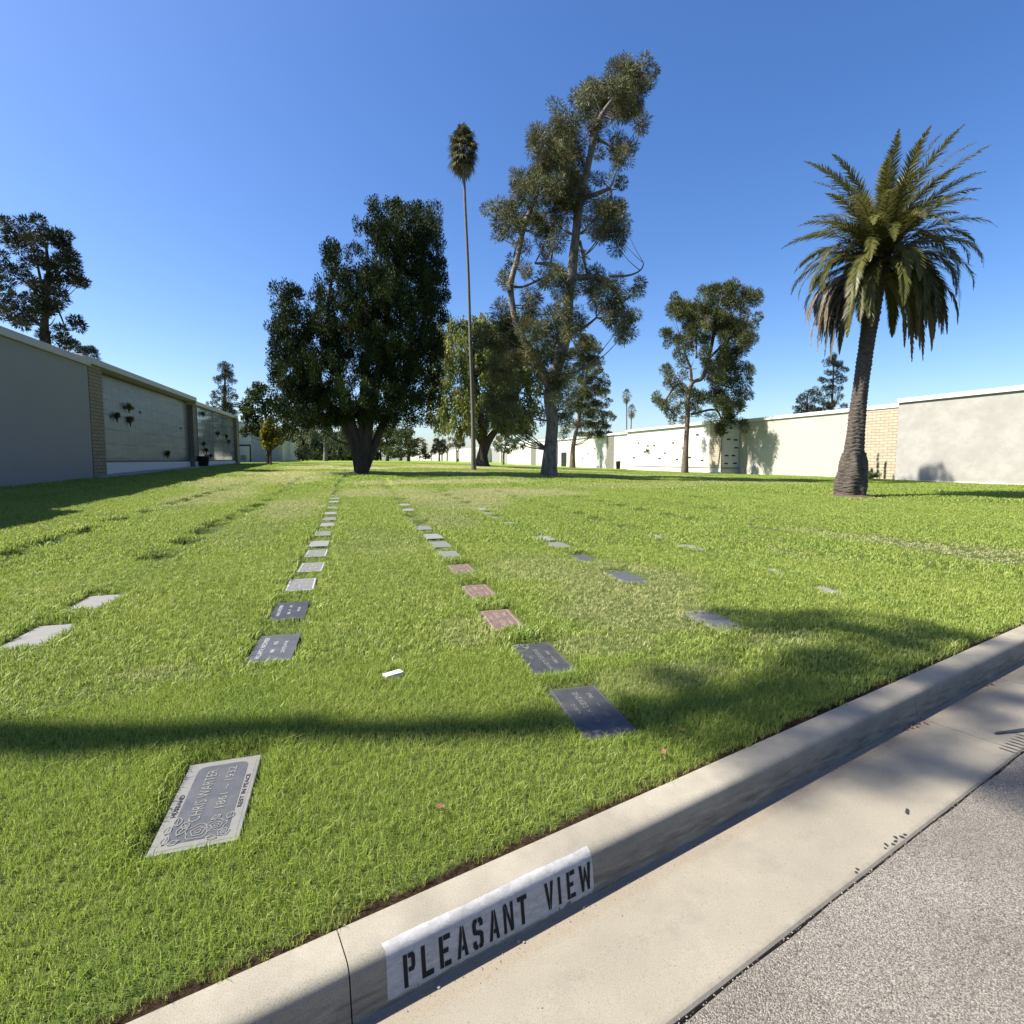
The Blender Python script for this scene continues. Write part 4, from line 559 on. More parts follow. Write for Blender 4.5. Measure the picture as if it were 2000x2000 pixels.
 'bg_b': {'loc':(-5.64,105.8,1.06),'blobs':[(-2.15,9.55,1.54,1.54),(-0.22,10.5,1.73,1.54),(2.16,10.5,1.73,1.54),(4.04,9.55,1.35,1.54),(-3.17,7.19,1.54,1.54),(-0.77,7.48,1.92,1.73),(1.62,7.66,1.92,1.73),(3.98,6.72,1.54,1.73),(-2.26,5.3,1.35,1.15),(0.6,5.3,1.73,1.35),(2.97,4.34,1.54,1.54),(5.39,5.77,1.15,1.54),(4.85,2.92,1.35,1.54)],'paths':[[(0.08,-0.14,0.385),(0.16,2.92,0.337),(0.07,6.72,0.24)],[(0.14,1.96,0.24),(2.02,4.82,0.192)]]},
 'bg_c': {'loc':(-10.18,112.33,1.092),'blobs':[(-0.49,3.81,1.21,1.21),(1.03,4.21,1.21,1.21),(0.17,2.41,1.41,1.01),(1.57,2.01,1.01,1.21),(-0.67,1.21,0.91,0.91),(0.73,0.81,1.21,0.81)],'paths':[[(0.09,-0.29,0.202),(0.16,2.01,0.151)]]},
 'bg_d': {'loc':(-4.28,131.44,1.072),'blobs':[(-1.03,2.84,1.2,1.68),(0.43,3.79,1.44,1.68),(2.07,2.12,1.2,1.44),(-0.48,0.93,1.44,0.96),(1.56,0.69,1.44,0.96),(-4.64,1.88,1.2,1.44),(-5.63,0.81,1.2,0.96),(-3.47,0.81,1.08,0.84)],'paths':[[(0.09,-0.3,0.24),(0.16,2.36,0.18)]]},
 'ball': {'loc':(26.72,148.45,0.55),'blobs':[(-1.06,6.14,1.3,1.15),(0.52,6.72,1.44,1.15),(1.51,5.57,1.15,1.15),(-0.21,5.0,1.44,0.87),(-1.65,5.0,0.87,0.87),(0.93,4.43,1.15,0.58),(2.23,4.72,0.72,0.72)],'paths':[[(0.32,-0.01,0.173),(0.34,2.57,0.144),(0.07,5.0,0.101)],[(0.34,2.57,0.115),(1.51,4.72,0.087)]]},
 'small_mid': {'loc':(25.16,91.62,0.373),'blobs':[(0.1,5.46,0.91,0.73),(-0.81,4.56,0.91,0.82),(1.01,4.56,1.1,0.82),(2.37,4.2,0.91,0.73),(-1.45,3.66,0.73,0.64),(0.1,3.48,1.1,0.73),(1.73,3.2,1.1,0.55),(3.1,3.29,0.64,0.46),(-0.99,2.84,0.73,0.37),(0.73,2.57,0.73,0.37)],'paths':[[(-0.09,0.3,0.183),(0.01,2.12,0.146),(0.37,3.48,0.091)],[(0.01,2.12,0.11),(1.64,3.29,0.073)],[(0.01,2.12,0.11),(-1.08,3.48,0.073)]]},
 'far_pine': {'loc':(34.6,229.48,0.615),'blobs':[(-1.6,8.47,1.11,1.33),(-2.06,6.27,1.33,1.11),(-0.29,7.15,1.11,1.11),(1.47,8.03,1.11,1.33),(1.01,5.84,1.55,1.11),(-2.08,4.52,1.55,0.88),(0.56,4.08,1.55,0.88),(2.77,4.96,1.33,1.11),(-2.97,3.64,1.11,0.88)],'paths':[[(-0.36,0.12,0.332),(-0.3,6.71,0.221)]]},
 'wall_pine_tall': {'loc':(59.97,55.44,0.043),'blobs':[(-1.07,14.41,0.61,0.54),(-0.3,14.41,0.61,0.47),(-1.55,13.74,0.54,0.47),(-0.52,13.74,0.94,0.54),(0.5,13.91,0.47,0.4),(0.36,13.23,0.74,0.47),(-1.33,12.56,0.61,0.54),(-0.64,12.56,0.61,0.4),(0.39,12.39,0.74,0.54),(1.06,12.89,0.34,0.4),(-1.8,11.54,0.54,0.47),(-0.94,11.45,0.81,0.54),(0.26,11.54,0.81,0.54),(1.03,11.71,0.4,0.47),(-0.38,10.52,0.94,0.54),(-1.41,10.52,0.61,0.47),(0.49,10.35,0.67,0.47),(-1.89,9.67,0.61,0.47),(-0.85,9.5,0.67,0.47),(0.36,9.33,0.61,0.47),(-1.69,8.82,0.74,0.54),(-0.46,8.48,1.08,0.54),(0.76,8.14,0.61,0.4),(-1.12,7.79,1.21,0.54),(0.27,7.45,0.94,0.54)],'paths':[[(-0.09,0.82,0.269),(-0.4,7.81,0.168),(-0.42,14.37,0.067)]]},
 'wall_pine_short': {'loc':(53.67,53.11,0.037),'blobs':[(0.04,9.76,0.57,0.44),(-0.44,9.52,0.51,0.44),(0.55,9.2,0.57,0.44),(-1.07,9.04,0.57,0.44),(-0.25,8.72,0.83,0.51),(-1.38,8.56,0.44,0.38),(0.42,8.24,0.63,0.51),(-0.86,7.91,0.89,0.51),(-1.83,7.59,0.44,0.32),(-0.03,7.43,0.89,0.51),(-1.32,7.11,0.89,0.51),(0.95,7.43,0.57,0.44),(-0.5,6.95,1.02,0.51)],'paths':[[(-0.08,0.86,0.19),(-0.5,8.07,0.127),(-0.31,9.62,0.063)]]},
}

# ------------------------------------------------------------------ mausoleum buildings
def wallbox(name, mat, parent, x0, x1, y0, y1, z0, z1, bevel=0):
    px, py, pz = parent.location
    return MB().box(x0-px, x1-px, y0-py, y1-py, z0-pz, z1-pz).build(name, mat, parent, bevel=bevel)
def building(label, x0, x1, y0, y1, top, base, wall, trim, face, roof_h=0.28, over=0.12, group=None, name='mausoleum_building'):
    """face: +1 the long front looks to +X (left side of the lawn), -1 it looks to -X"""
    b = empty(name, ((x0+x1)/2, (y0+y1)/2, base)); tag(b, label, 'building', group)
    wallbox('wall', wall, b, x0, x1, y0, y1, base-0.6, top-roof_h)
    ox0, ox1 = (x0-0.05, x1+over) if face > 0 else (x0-over, x1+0.05)
    wallbox('roof_fascia', trim, b, ox0, ox1, y0-0.04, y1+0.04, top-roof_h+0.002, top, bevel=0.015)
    return b
def front(b, name, mat, face, xf, y0, y1, z0, z1, t):
    if face > 0: return wallbox(name, mat, b, xf-0.05, xf+t, y0, y1, z0, z1)
    return wallbox(name, mat, b, xf-t, xf+0.05, y0, y1, z0, z1)

# --- right side, lit by the sun
r1 = building('long blotchy grey-beige stucco mausoleum wall at the right edge behind the date palm', 34.9, 46, -12, 27.3, 5.42, -0.1, M['stucco_blotchy'], M['white_paint'], -1)
front(r1, 'ground_ledge', M['white_plinth'], -1, 34.9, -12, 27.3, -0.5, 0.06, 0.03)
r2 = building('cream stucco mausoleum wall carrying the shadow of the pine', 35.35, 46, 27.34, 43.26, 5.18, 0, M['stucco_cream'], M['white_paint'], -1)
front(r2, 'brick_panel', M['brick_tan'], -1, 35.35, 27.34, 30.0, -0.5, 4.9, 0.06)
r3 = building('white crypt-front mausoleum with a tan brick end bay behind the single-trunk pine', 33.4, 46, 43.3, 61.8, 5.12, 0.02, M['crypt_white'], M['white_paint'], -1, over=0.22)
front(r3, 'plinth', M['white_plinth'], -1, 33.4, 43.3, 61.8, -0.5, 0.52, 0.05)
front(r3, 'ledge', M['dark_metal'], -1, 33.4, 45.15, 61.8, 0.523, 0.58, 0.07)
front(r3, 'brick_panel', M['brick_tan'], -1, 33.4, 43.3, 45.1, 0.523, 4.83, 0.03)
wallbox('end_crypt_panel', M['crypt_white'], r3, 33.6, 35.3, 43.25, 43.3, 0.6, 4.8)
wallbox('end_ledge', M['dark_metal'], r3, 33.42, 35.33, 43.2, 43.298, 0.53, 0.6)
r4 = building('farther white crypt-front mausoleum between the pine trunk and the forked pine', 35.35, 47, 61.84, 91.6, 5.1, 0.05, M['crypt_white'], M['white_paint'], -1, over=0.2)
front(r4, 'brick_panel', M['brick_grey'], -1, 35.35, 69.3, 71.6, -0.4, 4.8, 0.05)
front(r4, 'plinth', M['white_plinth'], -1, 35.35, 71.7, 91.6, -0.4, 0.6, 0.04)
wallbox('doorway', M['dark_metal'], r4, 35.22, 35.32, 87.2, 89.4, 0.1, 2.6)
r5 = building('distant white mausoleum wall right of the leaning willow-like tree', 34.2, 47, 91.64, 121, 5.15, 0.1, M['crypt_white'], M['white_paint'], -1)
front(r5, 'brick_panel', M['brick_grey'], -1, 34.2, 100.5, 103.5, -0.4, 4.85, 0.05)
wallbox('end_brick_panel', M['brick_grey'], r5, 34.3, 35.2, 91.58, 91.635, 0.2, 4.8)
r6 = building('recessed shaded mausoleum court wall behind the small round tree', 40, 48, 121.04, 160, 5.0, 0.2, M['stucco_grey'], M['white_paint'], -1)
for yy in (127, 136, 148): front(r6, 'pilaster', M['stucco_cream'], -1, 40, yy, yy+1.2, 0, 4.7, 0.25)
r7 = building('far white mausoleum wall just left of the tall fan palm trunk', 37, 48, 160.04, 219, 5.1, 0.4, M['crypt_white'], M['white_paint'], -1)
front(r7, 'brick_panel', M['brick_grey'], -1, 37, 198, 204, 0.2, 4.8, 0.05)
front(r7, 'painted_shade_bay', M['stucco_grey'], -1, 37, 166, 172, 0.2, 4.8, 0.04)  # shade on this bay is put in with grey stucco
r8 = building('farthest low white mausoleum wall at the end of the lawn', 37.6, 48, 219.04, 390, 4.6, 0.5, M['crypt_white'], M['white_paint'], -1)
for yy in (240, 276, 330): front(r8, 'brick_panel', M['brick_grey'], -1, 37.6, yy, yy+7, 0.3, 4.3, 0.06)

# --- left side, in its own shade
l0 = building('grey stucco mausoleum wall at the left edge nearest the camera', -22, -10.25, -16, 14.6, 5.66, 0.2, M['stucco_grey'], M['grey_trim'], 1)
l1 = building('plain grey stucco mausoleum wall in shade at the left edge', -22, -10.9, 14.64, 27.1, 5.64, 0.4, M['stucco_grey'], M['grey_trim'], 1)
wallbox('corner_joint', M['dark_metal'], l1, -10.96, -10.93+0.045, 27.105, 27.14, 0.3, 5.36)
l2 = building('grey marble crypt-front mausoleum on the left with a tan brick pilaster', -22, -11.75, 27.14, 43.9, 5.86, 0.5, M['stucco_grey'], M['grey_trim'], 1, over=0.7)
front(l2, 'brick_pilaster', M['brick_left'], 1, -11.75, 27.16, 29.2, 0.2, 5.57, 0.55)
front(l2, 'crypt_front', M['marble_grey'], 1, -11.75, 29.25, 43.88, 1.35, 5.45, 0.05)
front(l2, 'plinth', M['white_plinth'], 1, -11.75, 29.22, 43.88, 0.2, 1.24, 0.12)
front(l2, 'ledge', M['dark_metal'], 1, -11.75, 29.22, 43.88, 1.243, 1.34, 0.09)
front(l2, 'soffit_painted_shade', M['dark_metal'], 1, -11.75, 29.25, 43.88, 5.46, 5.57, 0.04)  # dark strip stands in for the shade under the soffit
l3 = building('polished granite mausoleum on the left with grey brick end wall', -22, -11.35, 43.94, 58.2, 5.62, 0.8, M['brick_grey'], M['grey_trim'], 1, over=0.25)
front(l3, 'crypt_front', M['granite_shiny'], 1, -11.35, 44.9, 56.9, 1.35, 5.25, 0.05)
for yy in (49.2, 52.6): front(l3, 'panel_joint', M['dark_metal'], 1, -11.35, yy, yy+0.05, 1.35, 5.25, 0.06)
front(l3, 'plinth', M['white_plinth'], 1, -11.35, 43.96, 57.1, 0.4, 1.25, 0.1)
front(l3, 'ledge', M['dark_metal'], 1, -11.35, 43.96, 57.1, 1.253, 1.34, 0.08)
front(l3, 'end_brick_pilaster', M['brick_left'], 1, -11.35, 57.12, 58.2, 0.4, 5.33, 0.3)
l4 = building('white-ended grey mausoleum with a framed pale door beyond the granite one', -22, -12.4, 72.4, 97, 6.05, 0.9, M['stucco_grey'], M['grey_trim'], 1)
wallbox('white_end_wall', M['crypt_white'], l4, -17, -12.42, 72.33, 72.4, 0.8, 5.75)
fr = wallbox('door_frame', M['dark_brown'], l4, -14.3, -12.46, 72.2, 72.33, 0.9, 3.2)
wallbox('door', M['white_plinth'], l4, -14.05, -12.62, 72.12, 72.2, 1.0, 3.0)
wallbox('door_vent', M['stucco_grey'], l4, -13.6, -13.0, 72.09, 72.12, 1.3, 1.9)
l5 = building('low far mausoleum with crypt panels beside the dark trees on the left', -22, -12.5, 97.04, 126, 4.75, 1.0, M['crypt_white'], M['white_paint'], 1)
front(l5, 'brick_panel', M['brick_tan'], 1, -12.5, 97.06, 101, 0.9, 4.45, 0.08)
l6 = building('set-back linking wall between the granite and the white-ended mausoleum', -22, -16, 58.24, 72.3, 5.3, 0.9, M['stucco_grey'], M['grey_trim'], 1)
tag(MB().box(-13, -10.75, 27.16, 60, 0, 0).build('m', M['path']), None) if False else None
# concrete walk at the foot of the left crypts, following the slope
pm = MB()
ys = np.linspace(27.2, 60, 40); vs = []; 
for y in ys:
    z = gh(-11, y) + 0.035
    vs += [(-12.2, y, z), (-10.7, y, z), (-10.7, y, z-0.2)]
pm.add(vs, [(a*3+k, a*3+k+1, a*3+k+4, a*3+k+3) for a in range(39) for k in (0, 1)])
tag(pm.build('path', M['path']), kind='structure')

# name plates and vases on the crypt fronts
def plate(b, face, xf, y, z, s=0.22):
    px, py, pz = b.location; x = xf + face*0.02
    MB().box(min(x, x+face*0.02)-px, max(x, x+face*0.02)-px, y-s-py, y+s-py, z-0.07-pz, z+0.07-pz).build('name_plate', M['dark_metal'], b)
rr = random.Random(3)
for y, z in ((46.2,1.3),(47.1,3.9),(48.3,1.6),(49.5,2.6),(50.6,1.4),(51.4,3.2),(53.0,2.1),(54.1,1.5),(55.3,3.0),(56.7,3.0),(57.4,2.3),(58.9,3.4),(60.0,1.6)):
    plate(r3, -1, 33.4, y, z, 0.16 + 0.1*rr.random())
px, py, pz = r3.location
for xx, z in ((33.85,3.9),(34.35,4.35),(34.1,3.3),(34.9,3.25),(35.0,2.5),(33.95,1.75),(34.7,1.75),(33.9,1.0),(34.9,1.0)):
    MB().box(xx-0.2-px, xx+0.2-px, 43.21-py, 43.249-py, z-0.07-pz, z+0.07-pz).build('name_plate', M['dark_metal'], r3)
for y, z in ((73.5,1.7),(75.6,3.1),(78.0,2.3),(80.2,1.5),(83.5,2.9)): plate(r4, -1, 35.31, y, z, 0.2)
for y, z in ((32.9,4.1),(35.1,4.05),(42.3,3.55),(31.3,3.5)): plate(l2, 1, -11.7, y, z, 0.13)

# ------------------------------------------------------------------ leaf clouds
def unit(a): return a / np.maximum(np.linalg.norm(a, axis=1, keepdims=True), 1e-9)
def leaf_mesh(base, axis, L, W, tint, face=None):
    n = len(base)
    r = rng.normal(size=(n, 3)) if face is None else face
    side = unit(np.cross(axis, r)) * W[:, None]
    mid = base + axis*(L*0.45)[:, None]
    V = np.stack([base, mid+side, base+axis*L[:, None], mid-side], 1).reshape(-1, 3)
    return V, np.repeat(tint, 4)
KIND = {  # sub radius, leaves per sub, leaf length, half width, (out, random, up) weights, vertical stretch
    'cypress': (0.34, 96, 0.14, 0.026, (0.6, 0.3, 1.0), 1.7),
    'needle':  (0.42, 120, 0.24, 0.016, (1.1, 0.4, -0.2), 1.05),
    'upneedle':(0.48, 125, 0.25, 0.024, (0.9, 0.35, 0.45), 1.2),
    'clump':   (0.46, 115, 0.22, 0.025, (1.1, 0.3, 0.3), 0.8),
    'droop':   (0.42, 64, 0.26, 0.045, (0.35, 0.5, -1.1), 2.0),
    'broad':   (0.36, 44, 0.17, 0.060, (0.5, 0.8, 0.1), 1.0),
}
def crown_mesh(blobs, kind, depth=1.0, dens=1.0, size=1.0, seed=1, spread=0.55, dry=0.03, dup=True, persp=0):
    """blobs: (x, height, rx, rh[, dy]); each one is filled with twigs near its surface"""
    global rng
    rng = np.random.default_rng(seed)
    sr, lp, L0, W0, wt, vs = KIND[kind]
    sr *= size; L0 *= size; W0 *= size
    Vs = []; Ts = []
    xs_ = np.array([b[0] for b in blobs]); span = xs_.max()-xs_.min()
    for b in blobs:
        x, h = b[:2]; rx = max(0.35*b[2], b[2]-0.45*sr); rh = max(0.35*b[3], b[3]-0.45*sr)
        # depth position: a blob near the crown's middle may sit in front or behind
        lim = math.sqrt(max(0.0, (span/2)**2 - (x-(xs_.max()+xs_.min())/2)**2)) * depth
        dys = [b[4]] if len(b) > 4 else [rng.uniform(-1, 1)*lim*spread]
        if dup and len(b) <= 4 and lim > 1.6*rx: dys.append(-dys[0] + rng.uniform(-.3, .3)*rx)
        for dy in dys:
            rd = rx
            area = (rx*rh + rx*rd + rh*rd)/3.0
            n = max(3, int(dens*1.55*area/(sr*sr)))
            d = unit(rng.normal(size=(n, 3))); rad = rng.random(n)**(1/2.2)
            rad = 0.35 + 0.65*rad
            k_ = 1 + dy/persp if persp else 1.0      # limbs reaching forward stay lower and shorter, those behind reach higher
            cpt = np.stack([x*k_ + d[:, 0]*rad*rx, dy + d[:, 1]*rad*rd, 1 + (h-1)*k_ + d[:, 2]*rad*rh], 1)
            m = lp
            cc = np.repeat(cpt, m, 0); od = np.repeat(d, m, 0)
            q = unit(rng.normal(size=(n*m, 3)))*(rng.random(n*m)**0.4)[:, None]*sr*0.72; q[:, 2] *= vs
            base = cc + q
            loc = unit(q + 1e-6)
            ax = unit(od*wt[0]*0.5 + loc*wt[0] + rng.normal(size=(n*m, 3))*wt[1]*0.6 + np.array([0, 0, wt[2]]))
            L = L0*rng.uniform(0.6, 1.25, n*m); W = W0*rng.uniform(0.7, 1.3, n*m)
            t = np.repeat(np.clip(rng.normal(0.45, 0.27, n), 0, 0.84), m) + rng.uniform(-0.15, 0.15, n*m)
            t = np.clip(t, 0, 0.86); t[np.repeat(rng.random(n) < dry, m)] = 1.0
            v, tt = leaf_mesh(base, ax, L, W, t); Vs.append(v); Ts.append(tt)
    V = np.concatenate(Vs); T = np.concatenate(Ts); n = len(V)//4
    return np_mesh(V, np.arange(n*4), np.full(n, 4), tint=T)

def tube(mb, pts, sides=8, wob=0.0, close=True):
    """pts: list of (x, y, z, r)"""
    pts = [np.array(p, dtype=float) for p in pts]
    # smooth the path
    P = []
    for a in range(len(pts)-1):
        p0 = pts[max(a-1, 0)]; p1 = pts[a]; p2 = pts[a+1]; p3 = pts[min(a+2, len(pts)-1)]
        for s in (0, .25, .5, .75):
            P.append(0.5*((2*p1)+(-p0+p2)*s+(2*p0-5*p1+4*p2-p3)*s*s+(-p0+3*p1-3*p2+p3)*s**3))
    P.append(pts[-1]); P = np.array(P); n = len(P)
    b = len(mb.v)
    for k in range(n):
        tdir = P[min(k+1, n-1), :3]-P[max(k-1, 0), :3]; tdir /= max(np.linalg.norm(tdir), 1e-9)
        ref = np.array([0, 1.0, 0]) if abs(tdir[1]) < 0.9 else np.array([1.0, 0, 0])
        u = np.cross(tdir, ref); u /= np.linalg.norm(u); v = np.cross(tdir, u)
        for s in range(sides):
            a = 2*math.pi*s/sides
            r = max(P[k, 3], 0.004)*(1 + wob*math.sin(3*a + k*0.7)*0.5 + wob*math.sin(5*a+1.3+k*0.2)*0.4)
            mb.v.append(tuple(P[k, :3] + (u*math.cos(a)+v*math.sin(a))*r))
    for k in range(n-1):
        for s in range(sides):
            s2 = (s+1) % sides; mb.f.append((b+k*sides+s, b+k*sides+s2, b+(k+1)*sides+s2, b+(k+1)*sides+s))
    if close: mb.f.append(tuple(b+(n-1)*sides+s for s in range(sides)))
def limbs(mb, paths, blobs, seed, twig_r=0.05, dyscale=0.5, sides=9, wob=0.12, every=1):
    r_ = random.Random(seed); nodes = []
    for i, pa in enumerate(paths):
        dy = 0.0; pts = []
        drift = r_.uniform(-1, 1)*dyscale if i else 0
        for k, (x, h, r) in enumerate(pa):
            pts.append((x, drift*k, h, r))
            if k: nodes.append((x, drift*k, h, r))
        if not i: pts[0] = (pts[0][0], 0, pts[0][2]-0.25, pts[0][3]*1.25)
        tube(mb, pts, sides if i == 0 else 7, wob)
    for b in blobs[::every]:
        x, h, rx, rh = b[:4]
        best = min(nodes, key=lambda q: (q[0]-x)**2 + (q[2]-h+0.6*abs(q[0]-x))**2*1.2 + (4 if q[2] > h+0.3 else 0))
        dy = r_.uniform(-0.6, 0.6)*rx
        mx, mz = (best[0]*0.5+x*0.5), best[2]*0.5+h*0.5-0.12*abs(x-best[0])
        r0 = min(best[3]*0.6, twig_r)
        tube(mb, [(best[0], best[1], best[2], r0), (mx, (best[1]+dy)/2+r_.uniform(-.2, .2), mz, r0*0.7), (x, dy, h, r0*0.3)], 5, 0)
def make_tree(key, label, kind, fol, bark_m, name='tree', cat='tree', seed=1, depth=1.0, dens=1.0, size=1.0, twig=0.05, dy=0.3, group=None, dry=0.03, spread=0.55, every=1, dup=True, persp=0):
    T = TREES[key]
    e = empty(name, T['loc'], R(-YAW)); tag(e, label, cat, group)
    mb = MB(); limbs(mb, T['paths'], T['blobs'], seed, twig, dy, every=every)
    mb.build('trunk', M[bark_m], e, smooth=True)
    obj('crown', crown_mesh(T['blobs'], kind, depth, dens, size, seed, spread, dry, dup, persp), M[fol], e)
    return e

make_tree('cypress', 'tall dense dark cypress with several upright spires on one flared dark trunk', 'cypress', 'f_cypress', 'bark_dark', 'cypress_tree', seed=11, dens=2.7, depth=0.9, spread=0.55, dry=0.015, persp=31, twig=0.07, dy=0.35)
make_tree('pine', 'tallest tree, a leaning open pine with drooping olive needle clumps and visible limbs', 'needle', 'f_pine', 'bark_grey', 'pine_tree', seed=12, dens=4.6, dup=False, depth=0.8, spread=0.7, persp=31.5, twig=0.045, dy=0.2, dry=0.05)
make_tree('willow', 'broad rounded yellow-green tree with drooping leaves behind the fan palm trunk', 'droop', 'f_willow', 'bark_dark', 'tree', seed=13, dens=1.6, depth=0.9, size=1.25, twig=0.08)
make_tree('pine_behind', 'slimmer green pine standing behind the right side of the leaning pine', 'clump', 'f_pine_green', 'bark_brown', 'pine_tree', seed=14, dens=4.2, dup=False, size=1.3, depth=0.8)
make_tree('right_pine', 'medium pine with one bare brown trunk in front of the white crypt wall', 'upneedle', 'f_pine_green', 'bark_brown', 'pine_tree', seed=15, dens=5.0, dup=False, depth=1.2, spread=0.7, dry=0.03)
make_tree('big_left', 'big dark open pine rising behind the left grey wall at the photo edge', 'clump', 'f_pine_dark', 'bark_dark', 'pine_tree', seed=16, dens=3.4, dup=False, depth=0.7, dry=0.05)
make_tree('top_left2', 'small treetop peeping over the left roof beside the big dark pine', 'clump', 'f_pine_dark', 'bark_dark', 'pine_tree', seed=17, size=1.2)
make_tree('left_pine', 'narrow dark pine standing behind the polished granite mausoleum', 'clump', 'f_pine_dark', 'bark_dark', 'pine_tree', seed=18, size=1.2, depth=0.8, dens=3.2, dup=False)
make_tree('dark_left', 'dark leafy tree beside the white-ended mausoleum, left of the cypress', 'broad', 'f_broad', 'bark_dark', 'tree', seed=19, size=1.5, dens=1.0)
make_tree('yellow', 'young slender tree with yellowing leaves on a thin leaning trunk', 'broad', 'f_yellow', 'bark_dark', 'tree', seed=20, size=1.1, dens=1.3, twig=0.02, dry=0.12)
make_tree('dark_round', 'low round dark tree far off between the cypress and the fan palm', 'broad', 'f_broad', 'bark_dark', 'tree', seed=21, size=2.2, dens=1.1)
make_tree('bg_a', 'far dark tree seen just right of the cypress trunk', 'broad', 'f_broad', 'bark_dark', 'tree', seed=22, size=2.4, dens=1.0)
make_tree('bg_b', 'far pale green drooping tree seen under the cypress, left of its trunk', 'droop', 'f_pale', 'bark_grey', 'tree', seed=23, size=2.0, dens=1.0)
make_tree('bg_c', 'small pale tree at the end of the left mausoleums', 'broad', 'f_pale', 'bark_grey', 'tree', seed=24, size=2.2, dens=1.0)
make_tree('bg_d', 'small distant dark tree directly left of the cypress trunk base', 'broad', 'f_broad', 'bark_grey', 'tree', seed=25, size=2.4, dens=1.0)
make_tree('ball', 'small brownish round tree before the far white wall', 'broad', 'f_brown', 'bark_grey', 'tree', seed=26, size=2.2, dens=1.0)
make_tree('small_mid', 'small spreading green tree between the willow-like tree and the leaning pine trunk', 'broad', 'f_pale', 'bark_grey', 'tree', seed=27, size=1.7, dens=1.0)
make_tree('far_pine', 'hazy distant pine above the farthest white wall', 'clump', 'f_pine_dark', 'bark_dark', 'pine_tree', seed=28, size=3.2)
make_tree('wall_pine_tall', 'taller of the two pines rising over the cream wall left of the date palm', 'clump', 'f_pine_dark', 'bark_brown', 'pine_tree', seed=29, size=1.0, depth=0.8, dens=3.2, dup=False)
make_tree('wall_pine_short', 'shorter bushy pine over the cream wall left of the date palm', 'clump', 'f_pine_dark', 'bark_brown', 'pine_tree', seed=30, size=1.0, depth=0.8, dens=3.2, dup=False)

# far row of trees closing the end of the lawn
def backdrop_tree(x, y, h, wdt, seed, label, fol, kind='broad'):
    r_ = random.Random(seed); bl = []
    for k in range(16):
        a = r_.uniform(-1, 1); hh = r_.uniform(0.1, 0.95)
        lim = math.sqrt(max(0.05, 1-((hh-0.5)/0.55)**2))
        bl.append((a*wdt*lim, hh*h, wdt*0.32, h*0.13))
    e = empty('tree', (x, y, gh(x, y)), R(-YAW)); tag(e, label, 'tree', 'trees closing the far end of the lawn')
    mb = MB(); limbs(mb, [[(0, -0.2, 0.28), (0, h*0.4, 0.2), (r_.uniform(-.5, .5), h*0.85, 0.06)]], bl, seed, 0.1)
    mb.build('trunk', M['bark_dark'], e, smooth=True)
    obj('crown', crown_mesh(bl, kind, 0.9, 0.8, 3.4, seed), M[fol], e)
for args in ((-15, 150, 9.0, 4.5, 41, 'far dark tree at the left end of the lawn, beyond the low mausoleum', 'f_broad'),
             (-11, 172, 10.5, 5.0, 42, 'far pale tree at the end of the lawn, second from the left', 'f_pale', 'droop'),
             (-5, 160, 9.5, 5.0, 43, 'far dark tree at the end of the lawn, third from the left', 'f_broad'),
             (1, 178, 11.0, 5.5, 44, 'far pale drooping tree at the end of the lawn behind the cypress trunk', 'f_pale', 'droop'),
             (7, 165, 9.0, 5.0, 45, 'far dark tree at the end of the lawn right of the cypress trunk', 'f_broad'),
             (15, 190, 11.0, 5.5, 46, 'far dark tree at the end of the lawn behind the low round tree', 'f_broad'),
             (-8.5, 140, 6.5, 4.0, 47, 'low leafy tree in the gap between the left mausoleums and the cypress', 'f_pale'),
             (-4.5, 146, 6.0, 4.2, 48, 'low dark tree filling the view under the left side of the cypress', 'f_broad'),
             (-1.0, 138, 6.0, 4.0, 49, 'low bushy tree behind and left of the cypress trunk', 'f_broad'),
             (3.5, 142, 6.5, 4.0, 50, 'low bushy tree behind and right of the cypress trunk', 'f_broad'),
             (-13, 136, 7.0, 4.0, 51, 'leafy tree beyond the roof end of the low left mausoleum', 'f_pale', 'droop')):
    backdrop_tree(*args)

# ------------------------------------------------------------------ the tree off to the left that shades the foreground
def shade_tree():
    """an open tree on a forked bare trunk; its long low limb throws the narrow band across the grass"""
    lx, ly = -14.0, 6.2
    e = empty('shade_tree', (lx, ly, 0.3)); tag(e, 'tall open tree out of view behind the left wall, shading the foreground', 'tree')
    cot = 1/math.tan(R(SUN_EL))
    def up(gx, gy, h): return (gx - SUN_H.x*cot*h - lx, gy - SUN_H.y*cot*h - ly, h-0.3)
    mb = MB()
    tube(mb, [(0,0,-0.5,0.32),(0.05,0.05,4,0.26),(0.0,0.0,7,0.22),(0.1,-0.1,9,0.18)], 10, 0.1)
    limb = [(0.1,-0.1,8.8,0.17),(0.3,-0.6,11,0.13)] + [up(x, y, h)+(r_,) for x, y, h, r_ in ((-2.6,3.5,13.0,.17),(-1.8,3.2,13.6,.17),(-1.1,3.0,14.0,.16),(-0.5,2.92,14.3,.12),(0.2,2.72,14.7,.11),(0.9,2.58,15,.11),(1.6,2.5,15.4,.11),(2.4,2.55,15.8,.05))]
    tube(mb, limb, 8, 0.05)
    for tx, ty, th_ in ((3.3, 3.7, 17.0), (3.4, 2.0, 15.6), (3.9, 2.9, 16.4)):
        p = up(tx, ty, th_); q = up(1.6, 2.5, 15.4); tube(mb, [q+(0.05,), tuple((a_+b_)/2 for a_, b_ in zip(p, q))+(0.035,), p+(0.02,)], 6)
    mb.build('trunk', M['bark_dark'], e, smooth=True)
    bl = []
    for gx, gy, r_, h in SHADE:
        x, y, z = up(gx, gy, h); bl.append((x, z, r_*1.2+0.06, r_*1.1+0.06, y))
    obj('crown', crown_mesh(bl, 'clump', 0.6, 2.2, 0.36, 77), M['f_pine_dark'], e)
